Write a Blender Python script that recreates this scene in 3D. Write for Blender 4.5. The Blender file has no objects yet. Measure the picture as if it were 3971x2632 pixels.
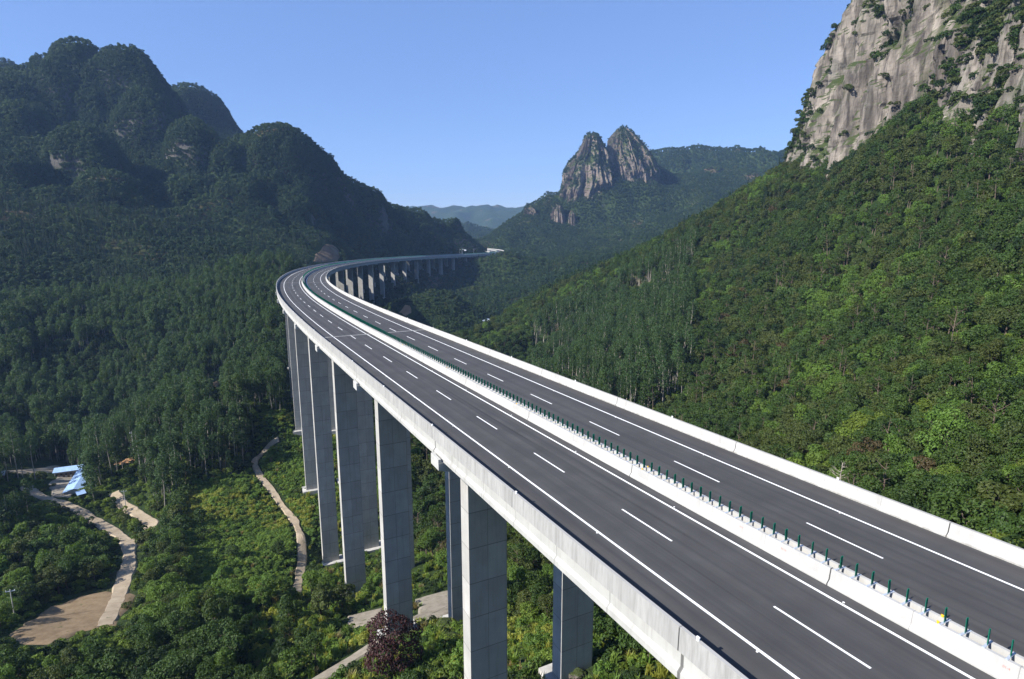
import bpy, math, random
import numpy as np
from mathutils import Matrix, Vector
random.seed(7); rng = np.random.default_rng(7)
PI = math.pi
scene = bpy.context.scene
COL = scene.collection

# ------------------------------------------------------------------ camera model (drone, about 21 m above the deck)
FPX, CX, CY, OV = 2331.0, 1985.5, 1316.0, 3971 / 2366
PITCH, ROLL = math.radians(10.8), math.radians(-0.1)
_c, _s, _cr, _sr = math.cos(PITCH), math.sin(PITCH), math.cos(ROLL), math.sin(ROLL)
FW = np.array([0, _c, -_s]); _U0 = np.array([0, _s, _c]); _R0 = np.array([1.0, 0, 0])
RT = _cr * _R0 + _sr * _U0; UP = -_sr * _R0 + _cr * _U0


def ray(x, y):
    return FW + (x * OV - CX) / FPX * RT - (y * OV - CY) / FPX * UP


def at(x, y, D):
    """world point seen in direction (x, y) at horizontal distance D"""
    d = ray(x, y); return d * (D / math.hypot(d[0], d[1]))


def project(X):
    X = np.atleast_2d(X); dep = X @ FW
    return (CX + FPX * (X @ RT) / dep) / OV, (CY - FPX * (X @ UP) / dep) / OV, dep


# ------------------------------------------------------------------ noise
def _hash(ix, iy, iz, seed):
    h = (ix.astype(np.int64) * 374761393 + iy.astype(np.int64) * 668265263 + iz.astype(np.int64) * 2147483647 + seed * 1274126177) & 0xffffffff
    h = ((h ^ (h >> 13)) * 1274126177) & 0xffffffff
    h = ((h ^ (h >> 16)) * 2246822519) & 0xffffffff
    return ((h ^ (h >> 15)) & 0xffffff) / float(0xffffff) * 2 - 1


def vnoise(x, y, z=0.0, seed=0):
    x, y, z = np.broadcast_arrays(np.asarray(x, float), np.asarray(y, float), np.asarray(z, float))
    ix, iy, iz = np.floor(x), np.floor(y), np.floor(z)
    fx, fy, fz = x - ix, y - iy, z - iz
    fx, fy, fz = [f * f * f * (f * (f * 6 - 15) + 10) for f in (fx, fy, fz)]
    r = 0
    for a in (0, 1):
        wa = fx if a else 1 - fx
        for b in (0, 1):
            wb = fy if b else 1 - fy
            for c in (0, 1):
                wc = fz if c else 1 - fz
                r = r + wa * wb * wc * _hash(ix + a, iy + b, iz + c, seed)
    return r


def fbm(x, y, z=0.0, seed=0, octs=4, ridged=False):
    t, a, n = 0, 1.0, 0
    for i in range(octs):
        v = vnoise(np.asarray(x) * 2 ** i, np.asarray(y) * 2 ** i, np.asarray(z) * 2 ** i, seed + i * 17)
        if ridged: v = 1 - 2 * np.abs(v)
        t = t + a * v; n += a; a *= 0.5
    return t / n


# ------------------------------------------------------------------ road centreline
HS = np.array([(-200, -26.8), (115, -26.8), (200, -24.6), (300, -20.5), (440, -13.0), (1010, 26.5), (1085, 27.0), (1290, -38), (1500, -50)])
M0 = np.array([20.813, 35.216, -22.712])
SS = np.arange(-130, 1420, 2.0); HH = np.radians(np.interp(SS, HS[:, 0], HS[:, 1]))
XY = np.zeros((len(SS), 2)); _i0 = int(np.argmin(abs(SS))); XY[_i0] = M0[:2]
for i in range(_i0 + 1, len(SS)):
    hm = (HH[i] + HH[i - 1]) / 2; XY[i] = XY[i - 1] + 2 * np.array([math.sin(hm), math.cos(hm)])
for i in range(_i0 - 1, -1, -1):
    hm = (HH[i] + HH[i + 1]) / 2; XY[i] = XY[i + 1] - 2 * np.array([math.sin(hm), math.cos(hm)])
_z = lambda s: M0[2] - 0.0238 * s
ZP = [(-140, _z(-140)), (150, _z(150)), (300, _z(150) - .0258 * 150), (1000, -48.4), (1090, -49.9), (1170, -50.2), (1260, -49.6), (1430, -48)]
_zs = np.interp(SS, *zip(*ZP))
ZZ = np.convolve(np.pad(_zs, 15, mode='edge'), np.ones(31) / 31, mode='valid')
ZZ[:20] = _zs[:20]; ZZ[-20:] = _zs[-20:]
BANK = np.interp(SS, [-130, 100, 300, 440, 980, 1080, 1160, 1420], [.002, .002, .02, .03, .03, 0, -.045, -.045])  # + = falls to the right


def frame(s):
    x = np.interp(s, SS, XY[:, 0]); y = np.interp(s, SS, XY[:, 1]); z = np.interp(s, SS, ZZ)
    h = np.interp(s, SS, HH); return x, y, z, h


def onroad(s, c, dz=0.0):
    x, y, z, h = frame(s); b = np.interp(s, SS, BANK)
    return np.stack(np.broadcast_arrays(x + c * np.cos(h), y - c * np.sin(h), z - b * c + dz), -1)


def road_sc(x, y):
    """nearest station and signed offset of plan points"""
    x = np.atleast_1d(x); y = np.atleast_1d(y)
    s = np.zeros(len(x)); c = np.zeros(len(x))
    for a in range(0, len(x), 4000):
        dx = x[a:a + 4000, None] - XY[None, ::3, 0]; dy = y[a:a + 4000, None] - XY[None, ::3, 1]
        j = np.argmin(dx * dx + dy * dy, 1); q = np.arange(len(j))
        s[a:a + 4000] = SS[::3][j]; hh = HH[::3][j]
        c[a:a + 4000] = dx[q, j] * np.cos(hh) - dy[q, j] * np.sin(hh)
        s[a:a + 4000] += dx[q, j] * np.sin(hh) + dy[q, j] * np.cos(hh)
    return s, c


# ------------------------------------------------------------------ terrain control points: (x, y, distance) as surveyed from the photograph
TERR = []; RIDGE = []


def P(x, y, D, drop=0.0):
    p = at(x, y, D); TERR.append((p[0], p[1], p[2] - drop))


def W(x, y, z): TERR.append((x, y, z))


def ridge(pts, drop, back=0.28, fall=0.55):
    for x, y, D in pts:
        p = at(x, y, D); TERR.append((p[0], p[1], p[2] - drop)); RIDGE.append(p[:2])
        L = D * back; q = p * ((D + L) / D); TERR.append((q[0], q[1], p[2] - drop - fall * L))


# ground under the viaduct
for s, zl, zr in [(-80, -48, -40), (-40, -52, -46), (0, -57, -50), (39, -61, -59), (79, -76, -78), (120, -94, -88), (160, -107, -104), (201, -98, -96),
                  (241, -88, -90), (282, -84, -90), (322, -76, -86), (363, -66, -86), (403, -60, -84), (444, -60, -84), (484, -62, -86), (525, -64, -90), (565, -66, -92),
                  (606, -70, -95), (646, -72, -96), (687, -70, -96), (727, -66, -92), (768, -64, -80), (808, -62, -79), (849, -62, -82),
                  (889, -62, -78), (930, -64, -84), (970, -62, -76), (1011, -56, -66), (1051, -54, -58), (1100, -57, -58), (1160, -58, -60), (1230, -56, -58), (1330, -54, -56)]:
    p = onroad(s, -9.0); W(p[0], p[1], zl); p = onroad(s, 9.0); W(p[0], p[1], zr)
# valley floor and foreground on the left
for q in [(130, 1420, 168), (30, 1440, 160), (230, 1360, 180), (300, 1250, 215), (170, 1110, 300), (20, 1095, 300), (290, 1170, 250), (80, 1200, 250), (0, 1300, 200), (200, 1200, 245),
          (700, 1530, 112), (400, 1560, 118), (100, 1560, 122), (250, 1490, 138), (560, 1440, 128), (600, 1350, 148), (450, 1310, 178), (330, 1400, 160), (300, 1330, 180),
          (690, 1350, 167), (640, 1170, 222), (590, 1060, 262), (700, 1230, 190), (580, 1250, 197), (500, 1150, 223), (560, 1370, 160), (640, 1290, 180), (430, 1050, 252), (380, 1180, 238), (350, 1100, 262), (480, 1010, 262),
          (640, 960, 268), (560, 950, 272),
          (0, 1040, 335), (230, 1045, 345), (130, 1050, 345)]: P(*q)
ridge([(240, 1048, 285), (300, 985, 292), (370, 928, 300), (480, 900, 310), (570, 880, 318)], 9, .14, .25)
for q in [(250, 1000, 375), (370, 880, 385), (480, 855, 380), (560, 820, 380), (640, 830, 340), (650, 740, 400), (0, 900, 410), (100, 940, 380),
          (100, 800, 450), (300, 770, 450), (500, 720, 445), (600, 660, 455), (0, 700, 500), (100, 650, 550), (300, 620, 560), (500, 610, 540), (650, 600, 520), (690, 585, 560)]: P(*q, 10)
for q in [(0, 500, 680), (150, 500, 700), (0, 330, 850), (250, 500, 740), (400, 540, 680), (600, 490, 760), (560, 580, 600), (760, 560, 730), (860, 560, 870), (960, 560, 965),
          (720, 490, 840), (830, 510, 930), (1000, 545, 1000), (60, 440, 760), (190, 420, 860), (330, 430, 850), (440, 430, 840), (520, 420, 840), (660, 380, 850), (740, 420, 890), (900, 510, 985)]: P(*q, 8)
# spurs and gullies of the left massif
for q in [(130, 300, 870), (60, 350, 830), (250, 380, 900), (300, 300, 930), (200, 250, 990), (100, 210, 1000), (220, 200, 1010), (20, 220, 960), (430, 330, 880), (450, 275, 905), (390, 350, 900), (320, 350, 900), (560, 340, 880), (500, 330, 900)]: P(*q, 7)
# cliff pair on the left massif
for x, yt, yb, D in [(325, 225, 320, 955), (360, 230, 318, 945), (385, 260, 330, 935)]:
    P(x, yt, D, 5); P(x, yb, D - 22, 5)
ridge([(0, 165, 1080), (50, 150, 1080), (95, 140, 1070), (130, 120, 1060), (160, 95, 1050), (190, 88, 1045), (215, 98, 1040), (232, 112, 1035), (255, 102, 1030), (285, 104, 1025), (315, 122, 1015), (340, 155, 1005), (360, 190, 995), (380, 225, 985), (402, 262, 975), (425, 300, 950)], 7, .13, .9)
ridge([(-200, 100, 1350), (-60, 110, 1350), (0, 122, 1350), (25, 132, 1350)], 7)
ridge([(375, 192, 1280), (410, 192, 1280), (445, 193, 1280), (470, 203, 1275), (492, 228, 1270), (515, 262, 1260), (550, 292, 1250), (585, 310, 1240)], 7)
ridge([(555, 305, 900), (590, 297, 905), (620, 285, 910), (642, 279, 910), (668, 287, 910), (700, 310, 912), (735, 338, 915), (765, 370, 920), (790, 405, 925), (820, 425, 940), (845, 430, 950), (880, 452, 980), (915, 470, 1010), (935, 476, 1030)], 7, .18)
ridge([(955, 482, 1060), (975, 481, 1065), (1000, 505, 1085), (1025, 505, 1105), (1055, 503, 1110), (1080, 512, 1115), (1092, 535, 1115)], 7, .12, .8)
for q in [(1040, 560, 1050), (1085, 560, 1090), (960, 530, 1000), (1010, 530, 1060)]: P(*q, 6)
# right hand slope
ridge([(1075, 762, 455), (1120, 735, 485), (1180, 695, 525), (1250, 660, 560), (1310, 640, 560), (1380, 612, 560), (1440, 590, 555), (1500, 562, 550), (1600, 503, 530), (1700, 443, 510), (1780, 392, 500), (1838, 352, 492)], 8, .22, .5)
for q in [(1200, 760, 425), (1300, 850, 300), (1400, 710, 430), (1500, 810, 300), (1600, 660, 385), (1700, 560, 410), (1650, 950, 205), (1800, 810, 245), (1900, 600, 310), (1900, 450, 390),
          (2000, 330, 400), (1990, 1100, 118), (2100, 700, 215), (2150, 960, 135), (2200, 500, 290), (2250, 320, 320), (2366, 180, 318), (2366, 600, 205), (2366, 900, 125), (2366, 1240, 80),
          (2366, 400, 262), (2100, 225, 362), (1600, 800, 280), (1420, 800, 330), (1950, 820, 205), (1750, 690, 310)]: P(*q, 7)
for q in [(2700, 700, 150), (2700, 300, 240), (2700, 1100, 75), (3100, 500, 150)]: P(*q, 6)
W(110, 10, -5); W(75, 25, -22); W(60, -30, -30)
for q in [(235, 440, 58), (240, 300, 72), (250, 200, 84), (300, 420, 90), (320, 250, 100), (285, 530, 40), (250, 120, 80)]: W(*q)
# valley right of the bridge
for q in [(1110, 748, 600), (1060, 740, 560), (990, 715, 620), (940, 700, 640), (1040, 690, 680), (1250, 652, 900), (1200, 680, 800)]: P(*q, 3)
W(-60, 330, -98); W(-50, 400, -104); W(-40, 280, -98); W(20, 330, -98); W(10, 420, -100); W(60, 240, -84); W(30, 170, -86); W(20, 110, -78); W(-20, 480, -100)
# spur in front of the far end of the viaduct
for q in [(1134, 602, 1000), (1160, 606, 985), (1190, 618, 960), (1225, 640, 935), (1110, 625, 960), (1120, 680, 830), (1170, 655, 880), (1095, 660, 850)]: P(*q, 6)
# twin peak mountain and the ridges behind
ridge([(1100, 568, 1330), (1130, 545, 1400), (1165, 515, 1460), (1210, 485, 1510), (1235, 462, 1535), (1265, 440, 1560)], 7, .2)
ridge([(1520, 372, 1720), (1545, 400, 1700)], 6, .1, .6)
for q in [(1280, 508, 1500), (1310, 492, 1495), (1350, 468, 1500), (1392, 442, 1515), (1415, 418, 1540), (1440, 428, 1545), (1472, 440, 1545), (1512, 416, 1570), (1430, 400, 1600), (1250, 560, 1350), (1180, 565, 1330), (1300, 560, 1400), (1400, 510, 1500), (1500, 500, 1500), (1400, 600, 1150),
          (1300, 620, 1020), (1350, 530, 1460), (1600, 450, 1600), (1500, 560, 1180), (1580, 500, 1350), (1200, 610, 1100), (1650, 430, 1650), (1440, 560, 1300), (1540, 440, 1650)]: P(*q, 6)
ridge([(1480, 360, 2050), (1520, 350, 2050), (1560, 343, 2050), (1600, 338, 2050), (1620, 335, 2050), (1650, 343, 2060), (1672, 343, 2070), (1705, 358, 2080), (1750, 362, 2090), (1790, 352, 2110), (1830, 347, 2130), (1900, 340, 2150), (2100, 330, 2150)], 6, .2)
for q in [(1620, 390, 1850), (1750, 410, 1700), (1700, 390, 1850), (1850, 400, 1700)]: P(*q, 6)
W(-1500, 900, 100); W(-900, 100, 40); W(-600, 0, -40); W(-300, 60, -90); W(-120, 20, -78); W(-30, 30, -66); W(0, -60, -60); W(-300, -100, -60); W(0, 50, -62); W(-150, 100, -95)
W(-100, 2300, -20); W(300, 2700, 0); W(900, 1500, 120); W(-1500, 2200, 60); W(1500, 2200, 80); W(-250, 1600, -50); W(-30, 1700, -60); W(60, 1350, -60); W(0, 1220, -62); W(-1200, 3000, 0); W(1500, 3500, 0); W(0, 3500, -20)

TP = np.array(TERR)


def _fit(tp):
    n = len(tp); Q = tp[:, :2] / 100
    d = np.sqrt(((Q[:, None] - Q[None]) ** 2).sum(-1))
    A = np.zeros((n + 3, n + 3)); A[:n, :n] = d - np.eye(n) * 0.02
    A[:n, n] = 1; A[:n, n + 1:] = Q; A[n, :n] = 1; A[n + 1:, :n] = Q.T
    return Q, np.linalg.solve(A, np.concatenate([tp[:, 2], [0, 0, 0]]))


_Q, _Wt = _fit(TP)


# rock hummocks and domes of the left massif: (x, y of the summit, half width in the photograph, distance, height / radius)
DOMES = []
for xo, yo, hw, D_, hr in [(178, 90, 58, 1045, 1.1), (285, 106, 66, 1018, 1.25), (326, 198, 46, 955, 1.5), (438, 268, 46, 905, 1.2), (527, 325, 38, 885, 1.0), (640, 284, 88, 912, .9), (182, 285, 62, 870, .8), (45, 232, 52, 955, 1.0),
                        (100, 124, 24, 1062, 1.1), (735, 345, 50, 930, 1.2), (775, 395, 34, 930, 1.5), (850, 430, 40, 960, 1.1), (968, 480, 24, 1062, 1.2), (1052, 505, 40, 1108, 1.1), (440, 194, 70, 1282, 1.3), (20, 345, 60, 840, .7), (250, 392, 50, 800, .6), (430, 400, 52, 845, .9),
                        (100, 200, 40, 1010, 1.0), (225, 190, 36, 1000, 1.0), (560, 400, 55, 830, .6), (330, 480, 60, 760, .5), (120, 430, 55, 780, .6), (660, 430, 60, 830, .6), (875, 500, 40, 975, .7), (-60, 300, 60, 900, .8),
                        (90, 540, 60, 690, .45), (250, 520, 50, 730, .45), (470, 500, 55, 760, .5), (560, 500, 45, 760, .5), (740, 470, 45, 895, .6), (380, 560, 50, 660, .4), (930, 530, 30, 990, .5),
                        (1640, 345, 60, 2040, .8), (1560, 350, 45, 2030, .8), (1235, 468, 26, 1535, 1.0), (1180, 510, 26, 1470, .9), (1290, 520, 22, 1470, 1.2), (1565, 420, 40, 1680, .7), (1420, 520, 45, 1430, .6), (1330, 560, 45, 1330, .5), (1530, 500, 50, 1400, .6)]:
    p = at(xo, yo, D_); DOMES.append((p[0], p[1], p[2] - 6, hw * D_ / 1389, hr))


def domes(x, y, h):
    for i, (a, b, zt, R_, hr) in enumerate(DOMES):
        d2 = (x - a) ** 2 + (y - b) ** 2; m = d2 < (1.9 * R_) ** 2
        if not m.any(): continue
        r = np.sqrt(d2[m]) / R_ * (1 + .30 * fbm(x[m] / (R_ * .9), y[m] / (R_ * .9), i * 3.7, 41, 3))
        z = zt - hr * R_ * .85 * r ** 2.5 * (1 + .15 * vnoise(x[m] / 18, y[m] / 18, 0, 43)); hm = h[m]; k = 7.0; t = np.clip(.5 + .5 * (z - hm) / k, 0, 1); h[m] = hm * (1 - t) + z * t + k * t * (1 - t)
    return h


def base_h(x, y):
    x = np.asarray(x, float).ravel(); y = np.asarray(y, float).ravel(); out = np.empty(len(x)); n = len(_Q)
    for a in range(0, len(x), 20000):
        u, v = x[a:a + 20000] / 100, y[a:a + 20000] / 100
        d = np.sqrt((u[:, None] - _Q[None, :, 0]) ** 2 + (v[:, None] - _Q[None, :, 1]) ** 2)
        out[a:a + 20000] = d @ _Wt[:n] + _Wt[n] + _Wt[n + 1] * u + _Wt[n + 2] * v
    return out


def ground(x, y):
    sh = np.shape(x); x = np.asarray(x, float).ravel(); y = np.asarray(y, float).ravel()
    D = np.hypot(x, y); h = base_h(x, y)
    far = np.clip((D - 380) / 500, 0, 1)
    n1 = fbm(x / 130, y / 130, 0, 3, 4, True); n2 = fbm(x / 34, y / 34, 0, 9, 3)
    s, c = road_sc(x, y); nr = np.clip((np.abs(c) - 14) / 60, 0, 1)
    rd = np.full(len(x), 1e9)
    for q in np.array(RIDGE): rd = np.minimum(rd, (x - q[0]) ** 2 + (y - q[1]) ** 2)
    rg = .22 + .78 * np.clip((np.sqrt(rd) - 12) / 70, 0, 1)
    n0 = fbm(x / 210 + .3, y / 210, 0, 13, 2, True) * np.where(x < -60, 1.5, np.where(D > 800, 1.3, .4))
    dm = np.clip((D - 700) / 200, 0, 1) * np.clip((-60 - x) / 100, 0, 1) * np.clip((1500 - D) / 200, 0, 1)
    h = h + nr * rg * (far * (n1 * 19 + n0 * 17 - 5 - 20 * dm) + n2 * (1.2 + 3.0 * far))
    h = domes(x, y, h)
    dz = np.interp(s, SS, ZZ) - np.interp(s, SS, BANK) * c - 5.5
    lim = dz + np.clip(np.abs(c) - 14, 0, None) * 0.9 + np.clip(np.abs(c) - 60, 0, None) * 3
    h = np.where((s > SS[0]) & (s < SS[-1]), np.minimum(h, lim), h)
    return h.reshape(sh)


def hit(x, y, lo=30, hi=2600):
    """where the view ray through photograph point (x, y) meets the ground"""
    d = ray(x, y); d = d / math.hypot(d[0], d[1])
    D = np.geomspace(lo, hi, 900); g = ground(D * d[0], D * d[1]); k = np.argmax(g > D * d[2])
    if k == 0: k = 1
    t0 = D[k - 1] * d[2] - g[k - 1]; t1 = D[k] * d[2] - g[k]; f = t0 / (t0 - t1 + 1e-9)
    q = D[k - 1] + f * (D[k] - D[k - 1]); return np.array([d[0] * q, d[1] * q, float(ground(d[0] * q, d[1] * q))])


# ------------------------------------------------------------------ mesh helpers
def mesh_np(name, V, F, mats=(), mi=None, smooth=False, uv=None):
    """V (n,3); F (m,k) array of equal-size faces or list of such arrays"""
    me = bpy.data.meshes.new(name)
    V = np.asarray(V, np.float32); Fs = F if isinstance(F, list) else [F]
    Fs = [np.asarray(f, np.int32) for f in Fs if len(f)]
    me.vertices.add(len(V)); me.vertices.foreach_set('co', V.ravel())
    nl = sum(f.size for f in Fs); npoly = sum(len(f) for f in Fs)
    me.loops.add(nl); me.loops.foreach_set('vertex_index', np.concatenate([f.ravel() for f in Fs]))
    tot = np.concatenate([np.full(len(f), f.shape[1], np.int32) for f in Fs])
    st = np.concatenate([[0], np.cumsum(tot)[:-1]]).astype(np.int32)
    me.polygons.add(npoly); me.polygons.foreach_set('loop_start', st); me.polygons.foreach_set('loop_total', tot)
    if mi is not None: me.polygons.foreach_set('material_index', np.asarray(mi, np.int32))
    me.polygons.foreach_set('use_smooth', np.full(npoly, smooth))
    if uv is not None:
        ul = me.uv_layers.new(name='UVMap'); ul.data.foreach_set('uv', np.asarray(uv, np.float32).ravel())
    for m in mats: me.materials.append(m)
    me.update(calc_edges=True); me.validate(); return me


def link(name, me, parent=None, loc=None):
    o = bpy.data.objects.new(name, me); COL.objects.link(o)
    if parent is not None: o.parent = parent
    if loc is not None: o.location = loc
    return o


def thing(o, label, cat, group=None):
    o['label'] = label; o['category'] = cat
    if group: o['group'] = group
    return o


def empty(name, loc, rz=0.0):
    o = bpy.data.objects.new(name, None); COL.objects.link(o); o.location = loc; o.rotation_euler = (0, 0, rz)
    o.empty_display_size = 1; return o


class MB:
    """collects boxes and tubes into one mesh"""
    def __init__(s): s.v = []; s.f = []
    def quad(s, *pts):
        b = len(s.v); s.v += [tuple(p) for p in pts]; s.f.append(tuple(range(b, b + len(pts)))); return s
    def box(s, x0, x1, y0, y1, z0, z1, T=None):
        b = len(s.v)
        for z in (z0, z1):
            for x, y in ((x0, y0), (x1, y0), (x1, y1), (x0, y1)):
                s.v.append(tuple(T @ Vector((x, y, z))) if T else (x, y, z))
        s.f += [tuple(b + i for i in q) for q in ((0, 3, 2, 1), (4, 5, 6, 7), (0, 1, 5, 4), (1, 2, 6, 5), (2, 3, 7, 6), (3, 0, 4, 7))]; return s
    def tube(s, pts, rad, n=8):
        b = len(s.v); pts = [Vector(p) for p in pts]
        for i, p in enumerate(pts):
            d = (pts[min(i + 1, len(pts) - 1)] - pts[max(i - 1, 0)]).normalized()
            a = d.orthogonal().normalized(); e = d.cross(a); r = rad[i] if hasattr(rad, '__len__') else rad
            for k in range(n):
                t = 2 * PI * k / n; s.v.append(tuple(p + (a * math.cos(t) + e * math.sin(t)) * r))
        for i in range(len(pts) - 1):
            for k in range(n): s.f.append((b + i * n + k, b + i * n + (k + 1) % n, b + (i + 1) * n + (k + 1) % n, b + (i + 1) * n + k))
        s.f.append(tuple(b + k for k in reversed(range(n)))); s.f.append(tuple(b + (len(pts) - 1) * n + k for k in range(n))); return s
    def mesh(s, name, *mats):
        me = bpy.data.meshes.new(name); me.from_pydata(s.v, [], s.f); me.update()
        for m in mats: me.materials.append(m)
        return me
    def build(s, name, mat, parent=None, loc=None): return link(name, s.mesh(name, mat), parent, loc)


# ------------------------------------------------------------------ materials
def new_mat(name):
    m = bpy.data.materials.new(name); m.use_nodes = True; nt = m.node_tree
    for n in list(nt.nodes): nt.nodes.remove(n)
    out = nt.nodes.new('ShaderNodeOutputMaterial'); return m, nt, out


class N:
    def __init__(s, nt): s.nt = nt
    def __call__(s, typ, ins=None, **kw):
        n = s.nt.nodes.new('ShaderNode' + typ)
        for k, v in kw.items(): setattr(n, k, v)
        for k, v in (ins or {}).items():
            i = n.inputs[k]
            if isinstance(v, bpy.types.NodeSocket): s.nt.links.new(v, i)
            else: i.default_value = v
        return n
    def math(s, op, a, b=0.0, c=None, clamp=False):
        n = s.nt.nodes.new('ShaderNodeMath'); n.operation = op; n.use_clamp = clamp
        for i, v in enumerate((a, b) if c is None else (a, b, c)):
            if isinstance(v, bpy.types.NodeSocket): s.nt.links.new(v, n.inputs[i])
            else: n.inputs[i].default_value = v
        return n.outputs[0]
    def mix(s, f, a, b, blend='MIX'):
        n = s.nt.nodes.new('ShaderNodeMix'); n.data_type = 'RGBA'; n.blend_type = blend
        for i, v in ((0, f), (6, a), (7, b)):
            if isinstance(v, bpy.types.NodeSocket): s.nt.links.new(v, n.inputs[i])
            else: n.inputs[i].default_value = v if i == 0 else (tuple(v) + (1,))[:4]
        return n.outputs[2]
    def ramp(s, f, stops):
        n = s.nt.nodes.new('ShaderNodeMapRange'); s.nt.links.new(f, n.inputs[0])
        n.inputs[1].default_value, n.inputs[2].default_value = stops; n.clamp = True; return n.outputs[0]
    def noise(s, vec, scale, detail=3, rough=.55, **kw):
        n = s('TexNoise', {'Scale': scale, 'Detail': detail, 'Roughness': rough}, **kw)
        if vec is not None: s.nt.links.new(vec, n.inputs['Vector'])
        return n.outputs[0]
    def vmul(s, vec, v):
        n = s.nt.nodes.new('ShaderNodeVectorMath'); n.operation = 'MULTIPLY'; s.nt.links.new(vec, n.inputs[0]); n.inputs[1].default_value = v; return n.outputs[0]


def principled(nn, out, color, rough=.8, bump=None, bstr=.3, bdist=.1, spec=.3, metallic=0.0):
    p = nn('BsdfPrincipled', {'Roughness': rough, 'Specular IOR Level': spec, 'Metallic': metallic})
    if isinstance(color, bpy.types.NodeSocket): nn.nt.links.new(color, p.inputs['Base Color'])
    else: p.inputs['Base Color'].default_value = tuple(color) + (1,)
    if bump is not None:
        b = nn('Bump', {'Strength': bstr, 'Distance': bdist, 'Height': bump}); nn.nt.links.new(b.outputs[0], p.inputs['Normal'])
    nn.nt.links.new(p.outputs[0], out.inputs['Surface']); return p


def simple_mat(name, col, rough=.7, var=.15, scale=2.0, metallic=0.0):
    m, nt, out = new_mat(name); nn = N(nt); tc = nn('TexCoord').outputs['Object']
    f = nn.ramp(nn.noise(tc, scale, 4), (.3, .7))
    c = nn.mix(f, [v * (1 - var) for v in col], [v * (1 + var) for v in col]); principled(nn, out, c, rough, metallic=metallic); return m


def leaf_mat(name, col, hue=.35, val=.45, trans=.36, tip=None):
    m, nt, out = new_mat(name); nn = N(nt)
    oi = nn('ObjectInfo'); rnd = oi.outputs['Random']; tc = nn('TexCoord').outputs['Object']
    wn = nn('TexWhiteNoise', {}, noise_dimensions='1D'); nt.links.new(rnd, wn.inputs['W']); r2 = wn.outputs['Value']
    a = [v * (1 - val) for v in col]; b = [v * (1 + val) for v in col]
    base = nn.mix(rnd, a, b)
    warm = [col[0] * 1.35, col[1] * 1.08, col[2] * .8]; cool = [col[0] * .7, col[1] * 1.0, col[2] * 1.35]
    hv = nn.mix(r2, warm, cool); base = nn.mix(hue, base, hv)
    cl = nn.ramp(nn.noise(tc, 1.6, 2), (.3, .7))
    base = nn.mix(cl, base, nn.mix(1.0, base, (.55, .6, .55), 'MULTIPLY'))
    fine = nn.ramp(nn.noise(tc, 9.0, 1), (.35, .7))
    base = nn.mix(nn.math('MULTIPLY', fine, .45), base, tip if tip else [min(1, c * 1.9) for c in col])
    d = nn('BsdfPrincipled', {'Base Color': base, 'Roughness': .55, 'Specular IOR Level': .25})
    t = nn('BsdfTranslucent', {'Color': nn.mix(.5, base, [c * 1.6 for c in (col[0] * 1.3, col[1] * 1.2, col[2] * .6)])})
    ms = nn('MixShader', {0: trans, 1: d.outputs[0], 2: t.outputs[0]}); nt.links.new(ms.outputs[0], out.inputs['Surface']); return m


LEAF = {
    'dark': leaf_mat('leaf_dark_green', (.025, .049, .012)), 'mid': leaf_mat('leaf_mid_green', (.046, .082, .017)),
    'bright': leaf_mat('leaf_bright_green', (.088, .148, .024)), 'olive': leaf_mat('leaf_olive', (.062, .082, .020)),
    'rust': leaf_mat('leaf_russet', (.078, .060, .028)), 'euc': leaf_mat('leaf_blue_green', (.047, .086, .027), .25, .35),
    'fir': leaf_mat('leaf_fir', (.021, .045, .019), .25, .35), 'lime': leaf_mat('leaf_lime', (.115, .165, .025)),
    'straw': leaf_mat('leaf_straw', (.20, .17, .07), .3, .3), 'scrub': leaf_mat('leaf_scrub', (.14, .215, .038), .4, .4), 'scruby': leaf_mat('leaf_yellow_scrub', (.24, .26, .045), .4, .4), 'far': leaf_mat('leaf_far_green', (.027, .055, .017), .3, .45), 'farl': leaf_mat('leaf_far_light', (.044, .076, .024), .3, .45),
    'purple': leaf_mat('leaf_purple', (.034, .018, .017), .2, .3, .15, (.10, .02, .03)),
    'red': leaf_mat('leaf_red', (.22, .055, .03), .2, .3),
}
BARK = simple_mat('bark_grey_brown', (.11, .085, .065), .9, .3, 3)
BARKP = simple_mat('bark_pale', (.30, .27, .23), .9, .25, 3)


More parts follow.
